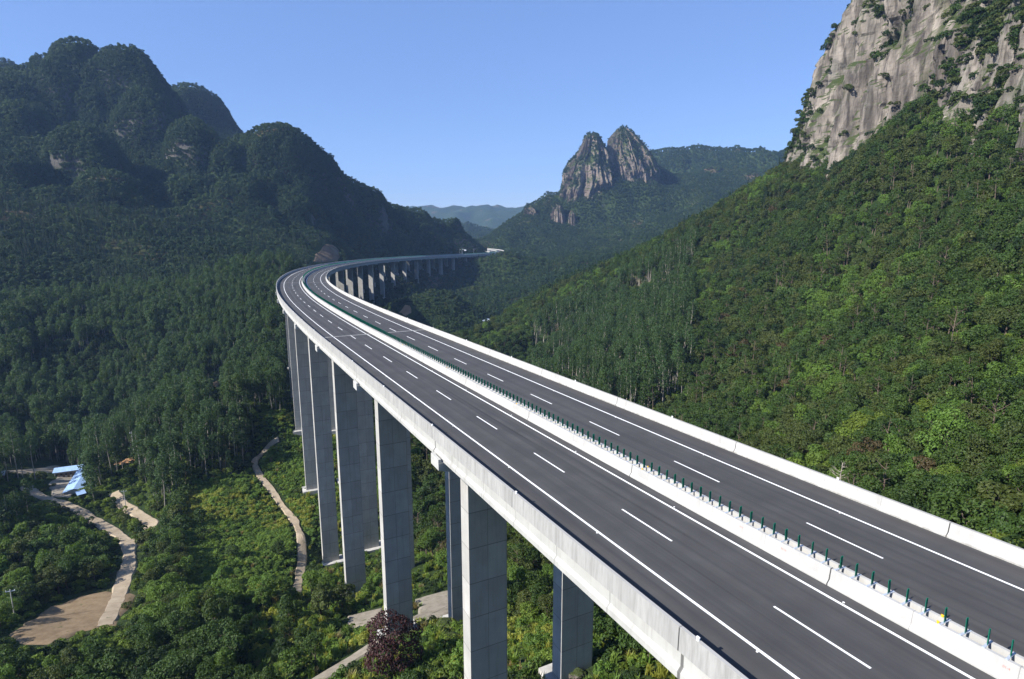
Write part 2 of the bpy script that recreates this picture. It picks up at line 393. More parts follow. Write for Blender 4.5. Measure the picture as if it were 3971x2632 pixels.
def concrete(name, col, joint=None, panel=None, stain=.35, outer=False):
    """joint = (pitch, width) of dark lines along u; panel = (pu, pv) formwork grid in metres"""
    m, nt, out = new_mat(name); nn = N(nt); uv = nn('UVMap').outputs[0]; sep = nn('SeparateXYZ', {0: uv}); u, v = sep.outputs[0], sep.outputs[1]
    c = nn.mix(nn.ramp(nn.noise(uv, .35, 5), (.3, .7)), [x * .86 for x in col], [min(.9, x * 1.1) for x in col])
    streak = nn.ramp(nn.noise(nn.vmul(uv, (1.6, .12, 1)), 1.0, 4, .65), (.52, .78))
    c = nn.mix(nn.math('MULTIPLY', streak, stain), c, [col[0] * .5, col[1] * .48, col[2] * .45])
    if panel:
        pu, pv = panel
        iu = nn.math('FLOOR', nn.math('DIVIDE', u, pu)); iv = nn.math('FLOOR', nn.math('DIVIDE', v, pv))
        w = nn('TexWhiteNoise', {}, noise_dimensions='2D'); nt.links.new(nn('CombineXYZ', {0: iu, 1: iv}).outputs[0], w.inputs['Vector'])
        c = nn.mix(nn.math('MULTIPLY', w.outputs['Value'], .5), c, [x * .6 for x in col])
        for q, pq, wd in ((u, pu, .05), (v, pv, .10)):
            fr = nn.math('ABSOLUTE', nn.math('SUBTRACT', nn.math('FRACT', nn.math('DIVIDE', q, pq)), .5))
            ln = nn.math('GREATER_THAN', fr, .5 - wd / pq / 2); c = nn.mix(nn.math('MULTIPLY', ln, .75), c, [x * .35 for x in col])
    if joint:
        for pitch, wd, k in joint:
            fr = nn.math('ABSOLUTE', nn.math('SUBTRACT', nn.math('FRACT', nn.math('DIVIDE', u, pitch)), .5))
            ln = nn.math('GREATER_THAN', fr, .5 - wd / pitch / 2); c = nn.mix(nn.math('MULTIPLY', ln, k), c, [x * .12 for x in col])
    if outer:
        w1 = nn.noise(nn.vmul(uv, (.5, .12, 1)), 1.0, 4, .7); w2 = nn.ramp(nn.noise(nn.vmul(uv, (2.2, .25, 1)), 1.0, 3, .7), (.45, .8))
        oc = nn.mix(nn.ramp(w1, (.3, .7)), (.25, .25, .245), (.36, .36, .35)); oc = nn.mix(nn.math('MULTIPLY', w2, .6), oc, (.13, .125, .115))
        msk = nn.math('LESS_THAN', v, 1.47); lk = nn('RGBToBW', {0: c}).outputs[0]
        c = nn.mix(msk, c, nn.mix(nn.math('GREATER_THAN', lk, .2), (.05, .05, .05), oc))
        edge = nn.math('MULTIPLY', nn.math('GREATER_THAN', v, 1.42), nn.math('LESS_THAN', v, 1.72)); c = nn.mix(nn.math('MULTIPLY', edge, .55), c, (.30, .295, .28))
        ft = nn.math('MULTIPLY', nn.ramp(v, (2.55, 2.75)), nn.ramp(nn.noise(nn.vmul(uv, (1.5, .6, 1)), 1.0, 3), (.4, .65))); c = nn.mix(nn.math('MULTIPLY', ft, .6), c, (.20, .19, .17))
    grit = nn.noise(uv, 14, 4)
    principled(nn, out, c, .88, grit, .25, .03, .2); return m


MPAR = concrete('parapet_concrete', (.40, .397, .385), [(20.25, .09, .95), (5.0625, .03, .5)], None, .42, True)
MMED = concrete('median_concrete', (.39, .387, .375), [(20.25, .09, .95), (5.0625, .03, .5)], None, .35)
MGIR = concrete('girder_concrete', (.36, .36, .345), [(40.5, .25, .7), (6.75, .12, .35)], None, .5)
MPIER = concrete('pier_concrete', (.41, .402, .38), None, (2.4, 4.5), .5)
MFOOT = simple_mat('footing_concrete', (.42, .41, .39), .9, .2, .6)


def asphalt():
    m, nt, out = new_mat('asphalt'); nn = N(nt); uv = nn('UVMap').outputs[0]; sep = nn('SeparateXYZ', {0: uv}); c_ = nn.math('ABSOLUTE', sep.outputs[1])
    base = nn.mix(nn.ramp(nn.noise(uv, .25, 5, .6), (.3, .7)), (.0480, .0475, .0470), (.0745, .0735, .0725))
    st = nn.ramp(nn.noise(nn.vmul(uv, (.018, 1.3, 1)), 1.0, 4, .6), (.42, .66)); base = nn.mix(nn.math('MULTIPLY', st, .75), base, (.034, .0335, .037))
    for cc, w in ((2.75, .55), (4.55, .5), (6.55, .55), (8.35, .5)):
        d = nn.math('SUBTRACT', 1.0, nn.math('DIVIDE', nn.math('ABSOLUTE', nn.math('SUBTRACT', c_, cc)), w), clamp=True)
        base = nn.mix(nn.math('MULTIPLY', d, .22), base, (.026, .0255, .028))
    for cc, w, k in ((4.2, .24, .8), (4.85, .2, .7), (6.9, .16, .5)):
        wob = nn.math('MULTIPLY', nn.math('SUBTRACT', nn.noise(nn.vmul(uv, (.02, 0, 1)), 1.0, 2), .5), 1.6)
        d = nn.math('SUBTRACT', 1.0, nn.math('DIVIDE', nn.math('ABSOLUTE', nn.math('SUBTRACT', nn.math('ADD', sep.outputs[1], wob), -cc)), w), clamp=True)
        pat = nn.ramp(nn.noise(nn.vmul(uv, (.03, .3, 1)), 1.0, 2), (.4, .6))
        base = nn.mix(nn.math('MULTIPLY', nn.math('MULTIPLY', d, pat), k), base, (.010, .010, .012))
    sh = nn.ramp(c_, (9.6, 12.6)); dirt = nn.ramp(nn.noise(nn.vmul(uv, (.15, .8, 1)), 1.0, 4), (.35, .7))
    base = nn.mix(nn.math('MULTIPLY', nn.math('MULTIPLY', sh, dirt), .55), base, (.062, .054, .046))
    spot = nn.ramp(nn.noise(nn.vmul(uv, (1, 2.2, 1)), 1.3, 2), (.74, .78)); base = nn.mix(nn.math('MULTIPLY', spot, .7), base, (.008, .008, .009))
    sp2 = nn.ramp(nn.noise(uv, 26, 2), (.3, .75)); base = nn.mix(nn.math('MULTIPLY', sp2, .3), base, (.06, .059, .06))
    principled(nn, out, base, .82, nn.noise(uv, 30, 3), .3, .01, .3); return m


MROAD = asphalt()
MPAINT = simple_mat('road_paint_white', (.80, .80, .78), .6, .07, .8)
MJOINT = simple_mat('joint_grey', (.30, .30, .29), .7, .2, 1)
MGREEN = simple_mat('green_plastic', (.006, .19, .12), .35, .12, 3)
_nt = MGREEN.node_tree; _p = [n for n in _nt.nodes if n.type == 'BSDF_PRINCIPLED'][0]; _o = [n for n in _nt.nodes if n.type == 'OUTPUT_MATERIAL'][0]
_t = _nt.nodes.new('ShaderNodeBsdfTranslucent'); _t.inputs[0].default_value = (.01, .36, .23, 1); _m = _nt.nodes.new('ShaderNodeMixShader'); _m.inputs[0].default_value = .35; _nt.links.new(_p.outputs[0], _m.inputs[1]); _nt.links.new(_t.outputs[0], _m.inputs[2]); _nt.links.new(_m.outputs[0], _o.inputs[0])
MSTEEL = simple_mat('galvanised_steel', (.36, .40, .46), .45, .12, 5)
MYEL = simple_mat('yellow_plastic', (.75, .42, .02), .4, .05, 5); MWHT = simple_mat('white_plastic', (.8, .8, .78), .4, .05, 5)
MREDP = simple_mat('red_stencil_paint', (.42, .16, .13), .7, .1, 5)
MBLUER = None


def terrain_mat():
    m, nt, out = new_mat('forest_floor'); nn = N(nt); geo = nn('NewGeometry'); pos = geo.outputs['Position']; nz = nn('SeparateXYZ', {0: geo.outputs['Normal']}).outputs[2]
    g = nn.mix(nn.ramp(nn.noise(pos, .05, 5), (.35, .65)), (.014, .028, .008), (.032, .05, .014))
    g = nn.mix(nn.math('MULTIPLY', nn.ramp(nn.noise(pos, .35, 4), (.5, .75)), .6), g, (.04, .05, .018))
    g = nn.mix(nn.ramp(nn.noise(pos, .012, 4), (.60, .72)), g, (.095, .07, .04))
    rk = rock_color(nn, pos)
    st = nn.ramp(nn.math('ADD', nz, nn.math('MULTIPLY', nn.math('SUBTRACT', nn.noise(pos, .04, 4), .5), .5)), (.40, .30))
    c = nn.mix(st, g, nn.mix(.72, rk, (.055, .055, .048))); principled(nn, out, c, .95, nn.noise(pos, .6, 5), .8, 1.0, .1); return m


def rock_color(nn, pos, warm=0.0):
    sp = nn.vmul(pos, (1, 1, .18)); a = nn.ramp(nn.noise(sp, .12, 6, .65), (.38, .62))
    c = nn.mix(a, (.075, .066, .058), (.29, .255, .22))
    c = nn.mix(nn.ramp(nn.noise(sp, .05, 4), (.5, .7)), c, (.18, .17, .148))
    c = nn.mix(nn.math('MULTIPLY', nn.ramp(nn.noise(nn.vmul(pos, (1, 1, .1)), .45, 4, .6), (.5, .64)), .85), c, (.05, .044, .042))
    bed = nn.ramp(nn.noise(nn.vmul(pos, (.15, .15, 2.2)), .30, 3, .6), (.56, .64)); c = nn.mix(nn.math('MULTIPLY', bed, .3), c, (.12, .10, .085))
    return nn.mix(warm, c, (.15, .105, .08)) if warm else c


def rock_mat(name='cliff_rock', warm=0.0):
    m, nt, out = new_mat(name); nn = N(nt); geo = nn('NewGeometry'); pos = geo.outputs['Position']; nz = nn('SeparateXYZ', {0: geo.outputs['Normal']}).outputs[2]
    c = rock_color(nn, pos, warm)
    mo = nn.ramp(nn.math('ADD', nz, nn.math('MULTIPLY', nn.noise(pos, .10, 4), .5)), (.50, .66)); c = nn.mix(mo, c, (.04, .055, .018))
    gr = nn.ramp(nn.noise(nn.vmul(pos, (1, 1, .45)), .055, 5, .6), (.55, .68)); c = nn.mix(nn.math('MULTIPLY', gr, .75), c, (.06, .07, .03))
    h = nn.math('ADD', nn.noise(nn.vmul(pos, (1, 1, .35)), .35, 6, .65), nn.math('MULTIPLY', nn.noise(nn.vmul(pos, (.3, .3, 2)), .5, 3), .22))
    principled(nn, out, c, .92, h, .9, 1.2, .15); return m


MTERR, MROCK, MPEAK = terrain_mat(), rock_mat(), rock_mat('peak_rock', .42)


def dirt_mat(name, a, b, sc=.3):
    m, nt, out = new_mat(name); nn = N(nt); pos = nn('NewGeometry').outputs['Position']
    c = nn.mix(nn.ramp(nn.noise(pos, sc, 5, .6), (.3, .7)), a, b)
    c = nn.mix(nn.math('MULTIPLY', nn.ramp(nn.noise(pos, 1.4, 4), (.52, .72)), .35), c, [x * .55 for x in a])
    c = nn.mix(nn.math('MULTIPLY', nn.ramp(nn.noise(pos, .7, 3), (.62, .75)), .7), c, (.07, .09, .03))
    principled(nn, out, c, .95, nn.noise(pos, 1.2, 5), .35, .12, .1); return m


MDIRT = dirt_mat('track_gravel', (.27, .215, .15), (.40, .33, .24)); MFIELD = dirt_mat('ploughed_field', (.17, .12, .07), (.25, .185, .115), .5)
MRED = dirt_mat('bare_red_earth', (.26, .14, .07), (.33, .20, .11), .15); MGREYD = dirt_mat('dry_slope', (.11, .08, .052), (.18, .135, .09), .15)
MRUB = dirt_mat('rubble_ground', (.20, .175, .135), (.31, .275, .225), .4)

# ------------------------------------------------------------------ terrain mesh (polar grid round the camera so its detail follows distance)
AZ = np.radians(np.arange(-64, 64.01, .22)); RR = np.geomspace(14, 6500, 760)
_A, _R = np.meshgrid(AZ, RR, indexing='ij'); TX, TY = _R * np.sin(_A), _R * np.cos(_A)
TZ = ground(TX, TY)
# far plain
_ff = np.clip((_R - 2700) / 900, 0, 1); TZ = TZ * (1 - _ff) + (-60) * _ff
na, nr_ = TX.shape
idx = np.arange(na * nr_).reshape(na, nr_)
F = np.stack([idx[:-1, :-1], idx[1:, :-1], idx[1:, 1:], idx[:-1, 1:]], -1).reshape(-1, 4)[:, ::-1]
ter = link('terrain', mesh_np('terrain', np.stack([TX, TY, TZ], -1).reshape(-1, 3), F, [MTERR], smooth=True)); ter['kind'] = 'structure'
# ground close under and behind the drone
gx, gy = np.meshgrid(np.arange(-420, 421, 12.0), np.arange(-300, 300, 12.0), indexing='ij')
gz = ground(gx, gy)
_az = np.degrees(np.arctan2(gx, gy)); inside = (np.abs(_az) < 61) & (np.hypot(gx, gy) > 17); gz2 = np.where(inside, gz - 6, gz - .4)
ii = np.arange(gx.size).reshape(gx.shape); F2 = np.stack([ii[:-1, :-1], ii[1:, :-1], ii[1:, 1:], ii[:-1, 1:]], -1).reshape(-1, 4)
g2 = link('ground', mesh_np('ground', np.stack([gx, gy, gz2], -1).reshape(-1, 3), F2, [MTERR], smooth=True)); g2['kind'] = 'structure'

# far hills beyond the valley mouth
def far_hills():
    xs = np.arange(-3200, 3201, 30.0); ys = np.arange(3700, 5600, 35.0); X, Y = np.meshgrid(xs, ys, indexing='ij')
    t = (Y - 3700) / 1500
    h = -110 + 224 * np.clip(np.sin(np.clip(t, 0, 1.25) * PI / 1.3), 0, 1) + 42 * fbm(X / 260, Y / 260, 0, 5, 4, True) + 22 * fbm(X / 90, Y / 90, 0, 8, 3)
    return X, Y, h
fx, fy, fh = far_hills(); ii = np.arange(fx.size).reshape(fx.shape); F3 = np.stack([ii[:-1, :-1], ii[1:, :-1], ii[1:, 1:], ii[:-1, 1:]], -1).reshape(-1, 4)
fhill = link('far_hills', mesh_np('far_hills', np.stack([fx, fy, fh], -1).reshape(-1, 3), F3, [MTERR], smooth=True)); fhill['kind'] = 'structure'

# ------------------------------------------------------------------ cliffs and twin peaks
ROCKS = []   # (vertex grid) used later for shrubs on ledges


def fluted(p, q, z, sd):
    """p = metres along the wall, z = height: columns, joints and ledges"""
    a = fbm(p / 42, z / 190, 0, sd, 2, True) * 16 + fbm(p / 14, z / 75, 0, sd + 3, 2, True) * 6.0
    cell = np.floor(p / 5.2 + .8 * vnoise(p / 9, z / 14, 0, sd + 5)); lev = np.floor(z / 15 + vnoise(cell * .37, 3.1, 0, sd + 6) * 3)
    a = a + (_hash(cell, lev, cell * 0, sd) * 1.5) - 6.5 * np.exp(-(vnoise(p / 9, z / 70, 0, sd + 11) / .09) ** 2) - 1.6 * np.exp(-(vnoise(p / 3.1, z / 40, 0, sd + 12) / .1) ** 2) + vnoise(p / 2.2, z / 3.0, 0, sd + 7) * .45
    lg = vnoise(p / 60, z / 20, 0, sd + 9); return a + 3.2 * lg


def right_cliff():
    plan = [(330, 520), (262, 498), (226, 470), (209, 443), (205, 410), (201, 370), (199, 330), (204, 300), (200, 260), (196, 225), (192, 180), (190, 130), (196, 80)]
    pl = np.array(plan, float); L = np.concatenate([[0], np.cumsum(np.hypot(*np.diff(pl, axis=0).T))])
    u = np.arange(0, L[-1], 1.15); bx = np.interp(u, L, pl[:, 0]); by = np.interp(u, L, pl[:, 1])
    k = np.ones(15) / 15; bx = np.convolve(np.pad(bx, 7, mode='edge'), k, 'valid'); by = np.convolve(np.pad(by, 7, mode='edge'), k, 'valid')
    tx, ty = np.gradient(bx), np.gradient(by); tl = np.hypot(tx, ty); nx, ny = ty / tl, -tx / tl   # outward: towards the valley (left)
    nx, ny = np.where(True, nx, nx), ny
    gb = ground(bx, by)
    v = np.arange(0, 176) / 175.0
    U, Vv = np.meshgrid(u, v, indexing='ij'); zb = (np.minimum(gb, 62) - 22)[:, None]; Z = zb + Vv * (262 - zb)
    hh = np.clip(Z - 40, 0, None)
    setb = .20 * hh + .0005 * hh ** 2 + np.clip(Z - 225, 0, None) * 1.6
    d = fluted(U, 0, Z, 21)
    sgn = -1.0
    X = bx[:, None] + sgn * nx[:, None] * (-1) * 0 + nx[:, None] * (d - setb) * 1.0
    Y = by[:, None] + ny[:, None] * (d - setb)
    return u, X, Y, Z
u_, cxx, cyy, czz = right_cliff()
_mid = cxx.shape[0] // 2
if cxx[_mid, -1] < cxx[_mid, 0]: raise RuntimeError('cliff normal flipped')


def grid_mesh(name, X, Y, Z, mat, wrap=False):
    ii = np.arange(X.size).reshape(X.shape)
    if wrap: ii = np.concatenate([ii, ii[:1]], 0)
    F = np.stack([ii[:-1, :-1], ii[1:, :-1], ii[1:, 1:], ii[:-1, 1:]], -1).reshape(-1, 4)
    return mesh_np(name, np.stack([X, Y, Z], -1).reshape(-1, 3), F, [mat])


cl = link('cliff', grid_mesh('cliff', cxx, cyy, czz, MROCK)); cl['kind'] = 'structure'; ROCKS.append((cxx, cyy, czz, 'near'))
# plateau on top of the cliff
pX, pY = np.meshgrid(np.linspace(255, 520, 30), np.linspace(60, 560, 50), indexing='ij')
pl_ = link('cliff_plateau', grid_mesh('cliff_plateau', pX, pY, 232 + 8 * fbm(pX / 60, pY / 60, 0, 4, 3) - np.clip(300 - pX, 0, 50) * .6, MTERR)); pl_['kind'] = 'structure'


def tower(name, prof, D, sd, dep=.85):
    pr = np.array(prof, float); y = np.linspace(pr[0, 0], pr[-1, 0], 150)
    l = np.interp(y, pr[:, 0], pr[:, 1]); r = np.interp(y, pr[:, 0], pr[:, 2])
    a0 = at((l[60] + r[60]) / 2, 420, D); dirx = np.array([a0[1], -a0[0]]) / D; diry = np.array([a0[0], a0[1]]) / D
    ang = np.linspace(0, 2 * PI, 220, endpoint=False); X = np.zeros((220, 150)); Y = X.copy(); Z = X.copy()
    for j in range(150):
        pl, prr = at(l[j], y[j], D), at(r[j], y[j], D); cen = (pl + prr) / 2; hw = np.linalg.norm(pl[:2] - prr[:2]) / 2
        ca, sa = np.cos(ang), np.sin(ang); ca, sa = np.sign(ca) * abs(ca) ** .8, np.sign(sa) * abs(sa) ** .8
        per = ang * 45
        dd = fluted(per * 1.6, 0, np.full(220, cen[2]) * 1.0, sd) * min(1.0, hw / 40) * .9
        dd[np.abs(ca) > .9] *= .5
        rx, ry = (hw + dd) * ca, (hw * dep + dd) * sa
        X[:, j] = cen[0] + dirx[0] * rx + diry[0] * ry; Y[:, j] = cen[1] + dirx[1] * rx + diry[1] * ry; Z[:, j] = cen[2]
    X, Y, Z = X[:, ::-1], Y[:, ::-1], Z[:, ::-1]
    o = link(name, grid_mesh(name, X, Y, Z, MPEAK, True)); o['kind'] = 'structure'; ROCKS.append((X, Y, Z, 'far'))
    return o


tower('rock_peak', [(309, 1362, 1370), (313, 1355, 1379), (322, 1350, 1387), (345, 1341, 1395), (362, 1331, 1401), (378, 1316, 1406), (400, 1307, 1411), (430, 1303, 1415), (460, 1292, 1405), (490, 1280, 1392), (530, 1268, 1385)], 1575, 51)
tower('rock_peak', [(294, 1436, 1444), (298, 1430, 1450), (308, 1422, 1462), (322, 1415, 1475), (340, 1408, 1489), (360, 1403, 1502), (380, 1404, 1514), (400, 1409, 1520), (425, 1414, 1516), (470, 1412, 1512)], 1625, 77)
# crags on the left shoulder of the twin peaks
tower('rock_crag', [(466, 1284, 1290), (474, 1281, 1296), (490, 1276, 1300), (508, 1272, 1304), (530, 1270, 1305)], 1488, 83)
tower('rock_crag', [(474, 1219, 1225), (480, 1214, 1232), (492, 1211, 1238), (510, 1210, 1240)], 1490, 87)
tower('rock_crag', [(486, 1318, 1322), (494, 1315, 1327), (510, 1313, 1329), (524, 1312, 1330)], 1470, 89)
# ------------------------------------------------------------------ viaduct
S_BEG, S_END = -70, 1330
via = empty('viaduct', tuple(M0)); thing(via, 'long curving concrete motorway viaduct on tall piers across the valley', 'bridge')
VO = M0.copy()


def vlink(name, me, parent=via):
    o = link(name, me, parent)
    if parent is via: o.location = tuple(-VO)
    return o


def stations(a, b):
    s = [a]
    while s[-1] < b: s.append(s[-1] + (1.0 if s[-1] < 60 else 2.0 if s[-1] < 200 else 3.0))
    s[-1] = b; return np.array(s)


def sweep(name, prof, mat, a=S_BEG, b=S_END, closed=True, side=1):
    """prof: list of (c, z) ; uv = (station, length along profile)"""
    pr = np.array(prof, float); pr[:, 0] *= side
    if closed: pr = np.concatenate([pr, pr[:1]])
    s = stations(a, b); n, m = len(s), len(pr); V = np.zeros((n, m, 3))
    for j in range(m): V[:, j] = onroad(s, pr[j, 0], pr[j, 1])
    L = np.concatenate([[0], np.cumsum(np.hypot(*np.diff(pr, axis=0).T))])
    ii = np.arange(n * m).reshape(n, m); F = np.stack([ii[:-1, :-1], ii[1:, :-1], ii[1:, 1:], ii[:-1, 1:]], -1).reshape(-1, 4)
    if side < 0: F = F[:, ::-1]
    UV = np.stack(np.broadcast_arrays(s[:, None], L[None, :]), -1).reshape(-1, 2)
    Fs = [F]
    me = mesh_np(name, V.reshape(-1, 3), Fs, [mat], uv=UV[F.ravel()]); return me


# girders: slab on five bulb-tee beams per carriageway
gp = [(-13.02, -.06), (-.12, -.06), (-.12, -.42)]
for c in (-1.25, -4.0, -6.75, -9.5, -12.55):
    gp += [(c + .22, -.50), (c + .20, -1.50), (c + .42, -1.78), (c + .42, -2.2), (c - .42, -2.2), (c - .42, -1.78), (c - .20, -1.50), (c - .22, -.50)]
gp += [(-13.02, -.34)]
vlink('girder', sweep('girder', gp, MGIR)); vlink('girder', sweep('girder', gp, MGIR, side=-1))
# parapets and the two median barriers (F-shape)
op = [(-13.12, -.36), (-13.10, 1.1), (-12.88, 1.1), (-12.78, .36), (-12.58, .12), (-12.58, -.05), (-13.0, -.05), (-13.0, -.36)]
vlink('parapet', sweep('parapet', op, MPAR)); vlink('parapet', sweep('parapet', op, MPAR, side=-1))
mp = [(-.30, -.05), (-.30, 1.1), (-.50, 1.1), (-.58, .36), (-.76, .12), (-.76, -.05)]
vlink('median_barrier', sweep('median_barrier', mp[::-1], MMED)); vlink('median_barrier', sweep('median_barrier', mp[::-1], MMED, side=-1))

# road surface and its markings
def strip(c0, c1, a, b, z):
    s = stations(a, b); V = np.zeros((len(s), 2, 3)); V[:, 0] = onroad(s, c0, z); V[:, 1] = onroad(s, c1, z)
    n = len(s); ii = np.arange(n * 2).reshape(n, 2); F = np.stack([ii[:-1, 0], ii[:-1, 1], ii[1:, 1], ii[1:, 0]], -1)
    UV = np.stack([np.repeat(s, 2), np.tile([c0, c1], n)], -1); return V.reshape(-1, 3), F, UV


def strips(name, specs, mat):
    V, F, U, b = [], [], [], 0
    for sp in specs:
        v, f, u = strip(*sp); V.append(v); F.append(f + b); U.append(u); b += len(v)
    F = np.concatenate(F); U = np.concatenate(U); return mesh_np(name, np.concatenate(V), F, [mat], uv=U[F.ravel()])


road = link('road', strips('road', [(-12.59, -.75, S_BEG, S_END, 0), (.75, 12.59, S_BEG, S_END, 0)], MROAD)); road['kind'] = 'structure'
edge = [(c - .1, c + .1, S_BEG, S_END, .005) for c in (-9.57, -1.8, 1.8, 9.57)]
dash = []
for k in range(-5, 88):
    dash.append((-5.68, -5.52, 15 * k - 6.0, 15 * k, .005)); dash.append((5.52, 5.68, 15 * k + .33, 15 * k + 6.33, .005))
lm = link('lane_marking', strips('lane_marking', edge + dash, MPAINT), road)
for s in (119.4, 322, 525, 727, 930, 1132):
    for q in ((-12.57, -.77, s - .3, s + .3, .009), (.77, 12.57, s - .3, s + .3, .009)): vlink('expansion_joint', strips('expansion_joint', [q], MJOINT))

# piers: rectangular stem, crosshead, footing
PIER_S = [38.6 + 40.5 * k for k in range(-2, 32)]


def prism_uv(name, x0, x1, y0, y1, z0, z1, T, mat):
    V, F, U = [], [], []
    cs = [(x0, y0), (x1, y0), (x1, y1), (x0, y1)]; per = [0, abs(x1 - x0), abs(x1 - x0) + abs(y1 - y0), 2 * abs(x1 - x0) + abs(y1 - y0), 2 * (abs(x1 - x0) + abs(y1 - y0))]
    ch = .12
    for k in range(4):
        a, b = cs[k], cs[(k + 1) % 4]; n = len(V)
        V += [tuple(T @ Vector((a[0], a[1], z0))), tuple(T @ Vector((b[0], b[1], z0))), tuple(T @ Vector((b[0], b[1], z1))), tuple(T @ Vector((a[0], a[1], z1)))]
        F.append((n, n + 1, n + 2, n + 3)); U += [(per[k], z0), (per[k + 1], z0), (per[k + 1], z1), (per[k], z1)]
    n = len(V); V += V[3:4] + V[7:8] + V[11:12] + V[15:16]; F.append((n, n + 1, n + 2, n + 3)); U += [(0, 0), (5, 0), (5, 2), (0, 2)]
    return mesh_np(name, V, np.array(F), [mat], uv=U)


PIER_XY = []
MCROSS = simple_mat('crosshead_concrete', (.40, .40, .385), .9, .15, .5)
for k, s in enumerate(PIER_S):
    for side in (-1, 1):
        s2 = s - (.1 if side > 0 else 0)
        x, y, z, h = frame(s2); cc = -7.6 if side < 0 else 5.2
        p = onroad(s2, cc); b = float(np.interp(s2, SS, BANK)); T = Matrix.Translation(Vector((p[0], p[1], p[2]))) @ Matrix.Rotation(-float(h), 4, 'Z')
        g = float(np.min(ground(*[np.array(q) for q in zip(*[(p[0] + dx, p[1] + dy) for dx in (-3, 0, 3) for dy in (-3, 0, 3)])])))
        gm = float(ground(np.array([p[0]]), np.array([p[1]]))[0])
        if g > p[2] - 3.5: continue
        bot = g - p[2] - .5; tall = -bot
        st = vlink('pier', prism_uv('pier', -2.45, 2.45, -1.15, 1.15, bot, -3.7 + .3 * b, T, MPIER))
        ex0, ex1 = (-13.55, -.55) if side < 0 else (.55, 13.55)
        cb = MB(); x0, x1 = ex0 - cc, ex1 - cc
        zt = lambda xx: -2.21 - b * xx
        pts = [(x0, zt(x0)), (x0, -3.05 - b * x0), (-2.9, -3.95), (2.9, -3.95), (x1, -3.05 - b * x1), (x1, zt(x1))]
        n = len(cb.v)
        for yy in (-1.25, 1.25): cb.v += [tuple(T @ Vector((px_, yy, pz))) for px_, pz in pts]
        m6 = len(pts); cb.f += [tuple(n + i for i in range(m6)), tuple(n + m6 + i for i in reversed(range(m6)))]
        cb.f += [(n + (i + 1) % m6, n + i, n + m6 + i, n + m6 + (i + 1) % m6) for i in range(m6)]
        xe = x0 if side < 0 else x1; cb.box(min(xe, xe + .35 * -side), max(xe, xe + .35 * -side), -1.22, 1.22, zt(xe) - .05, zt(xe) + .42, T)
        link('crosshead', cb.mesh('crosshead', MCROSS), st)
        fb = MB(); fb.box(-3.7, 3.7, -2.7, 2.7, bot - 2.5, gm - p[2] + (.9 if 140 < s < 260 else -.1), T); link('footing', fb.mesh('footing', MFOOT), st)
        PIER_XY.append((p[0], p[1]))

# reflectors: white caps on the parapets, yellow pairs on the median
def drum(mat, r=.09, hgt=.16):
    m = MB(); m.tube([(0, 0, 0), (0, 0, hgt)], r, 10); m.box(-r * .5, r * .5, -r * 1.2, r * 1.2, hgt, hgt + .03); return m.mesh('reflector', mat)


mw, my = drum(MWHT), drum(MYEL, .065, .10)
def refl(me, s, c):
    o = bpy.data.objects.new('reflector', me); COL.objects.link(o); o.parent = via; q = onroad(s, c, 1.1) - VO; o.location = tuple(q); o.rotation_euler = (0, 0, -float(frame(s)[3]))
for k in range(20):
    refl(mw, -1.3 + 21 * k, -12.99); refl(mw, 9.0 + 21 * k, 12.99)
for k in range(9):
    refl(my, -6.3 + 25.2 * k, -.40); refl(my, -6.1 + 25.2 * k, .40)
ms = MB(); ms.tube([(0, 0, 0), (0, 0, .025)], .07, 10); mst = ms.mesh('road_stud', MWHT)
for k in range(14):
    for c, o_ in ((-9.75, -2.4), (-1.55, -1.7), (9.4, 6.2)):
        o = bpy.data.objects.new('road_stud', mst); COL.objects.link(o); o.parent = road; o.location = tuple(onroad(o_ + 15 * k, c, .004))
# faint red stencilled numbers on the barrier faces
for s, txt, c in [(-9.6, '01-4', -.545), (3.5, '01-10', -.545), (7.2, '01-1', -.545), (-13, '01-5', -.545)]:
    cu = bpy.data.curves.new('stencil_number', 'FONT'); cu.body = txt; cu.size = .18; cu.align_x = 'CENTER'; cu.materials.append(MREDP)
    tmp = bpy.data.objects.new('stencil_number', cu); COL.objects.link(tmp); dg = bpy.context.evaluated_depsgraph_get(); me = bpy.data.meshes.new_from_object(tmp.evaluated_get(dg)); bpy.data.objects.remove(tmp)
    o = bpy.data.objects.new('stencil_number', me); COL.objects.link(o); o.parent = via
    x, y, z, h = frame(s); o.location = tuple(onroad(s, c - .012, .66) - VO)
    o.matrix_local = Matrix.Translation(o.location) @ Matrix.Rotation(-float(h) - PI / 2, 4, 'Z') @ Matrix.Rotation(PI / 2 - .11, 4, 'X')

# anti-glare blades on the median: 300 nearest as things, the rest as one object
def blade_mesh():
    m = MB(); n = 7; pts = []
    for i in range(n):
        t = i / (n - 1) * 2 - 1; pts.append((t * .125, .035 * math.cos(t * PI / 2 * 1.0) - .02 + .018 * math.sin(t * PI)))
    b = len(m.v)
    for z in (0.0, .84):
        for x, y in pts: m.v.append((x, y - .012, z))
        for x, y in reversed(pts): m.v.append((x, y + .012, z))
    k = 2 * n
    for i in range(k): m.f.append((b + i, b + (i + 1) % k, b + k + (i + 1) % k, b + k + i))
    m.f.append(tuple(b + k + i for i in range(k))); m.f.append(tuple(b + i for i in reversed(range(k))))
    return m
def bracket_mesh():
    m = MB(); m.box(-.50, .50, -.07, .07, 0, .02); m.box(-.09, .09, -.05, .05, .02, .05); m.box(-.46, -.40, -.045, .045, .02, .035); m.box(.40, .46, -.045, .045, .02, .035); return m
bm_, br_ = blade_mesh(), bracket_mesh(); bme, brme = bm_.mesh('anti_glare_post', MGREEN), br_.mesh('mounting_bracket', MSTEEL)
NP = 300; PITCHP = 1.023
ps = [-14.6 + PITCHP * i for i in range(1290)]
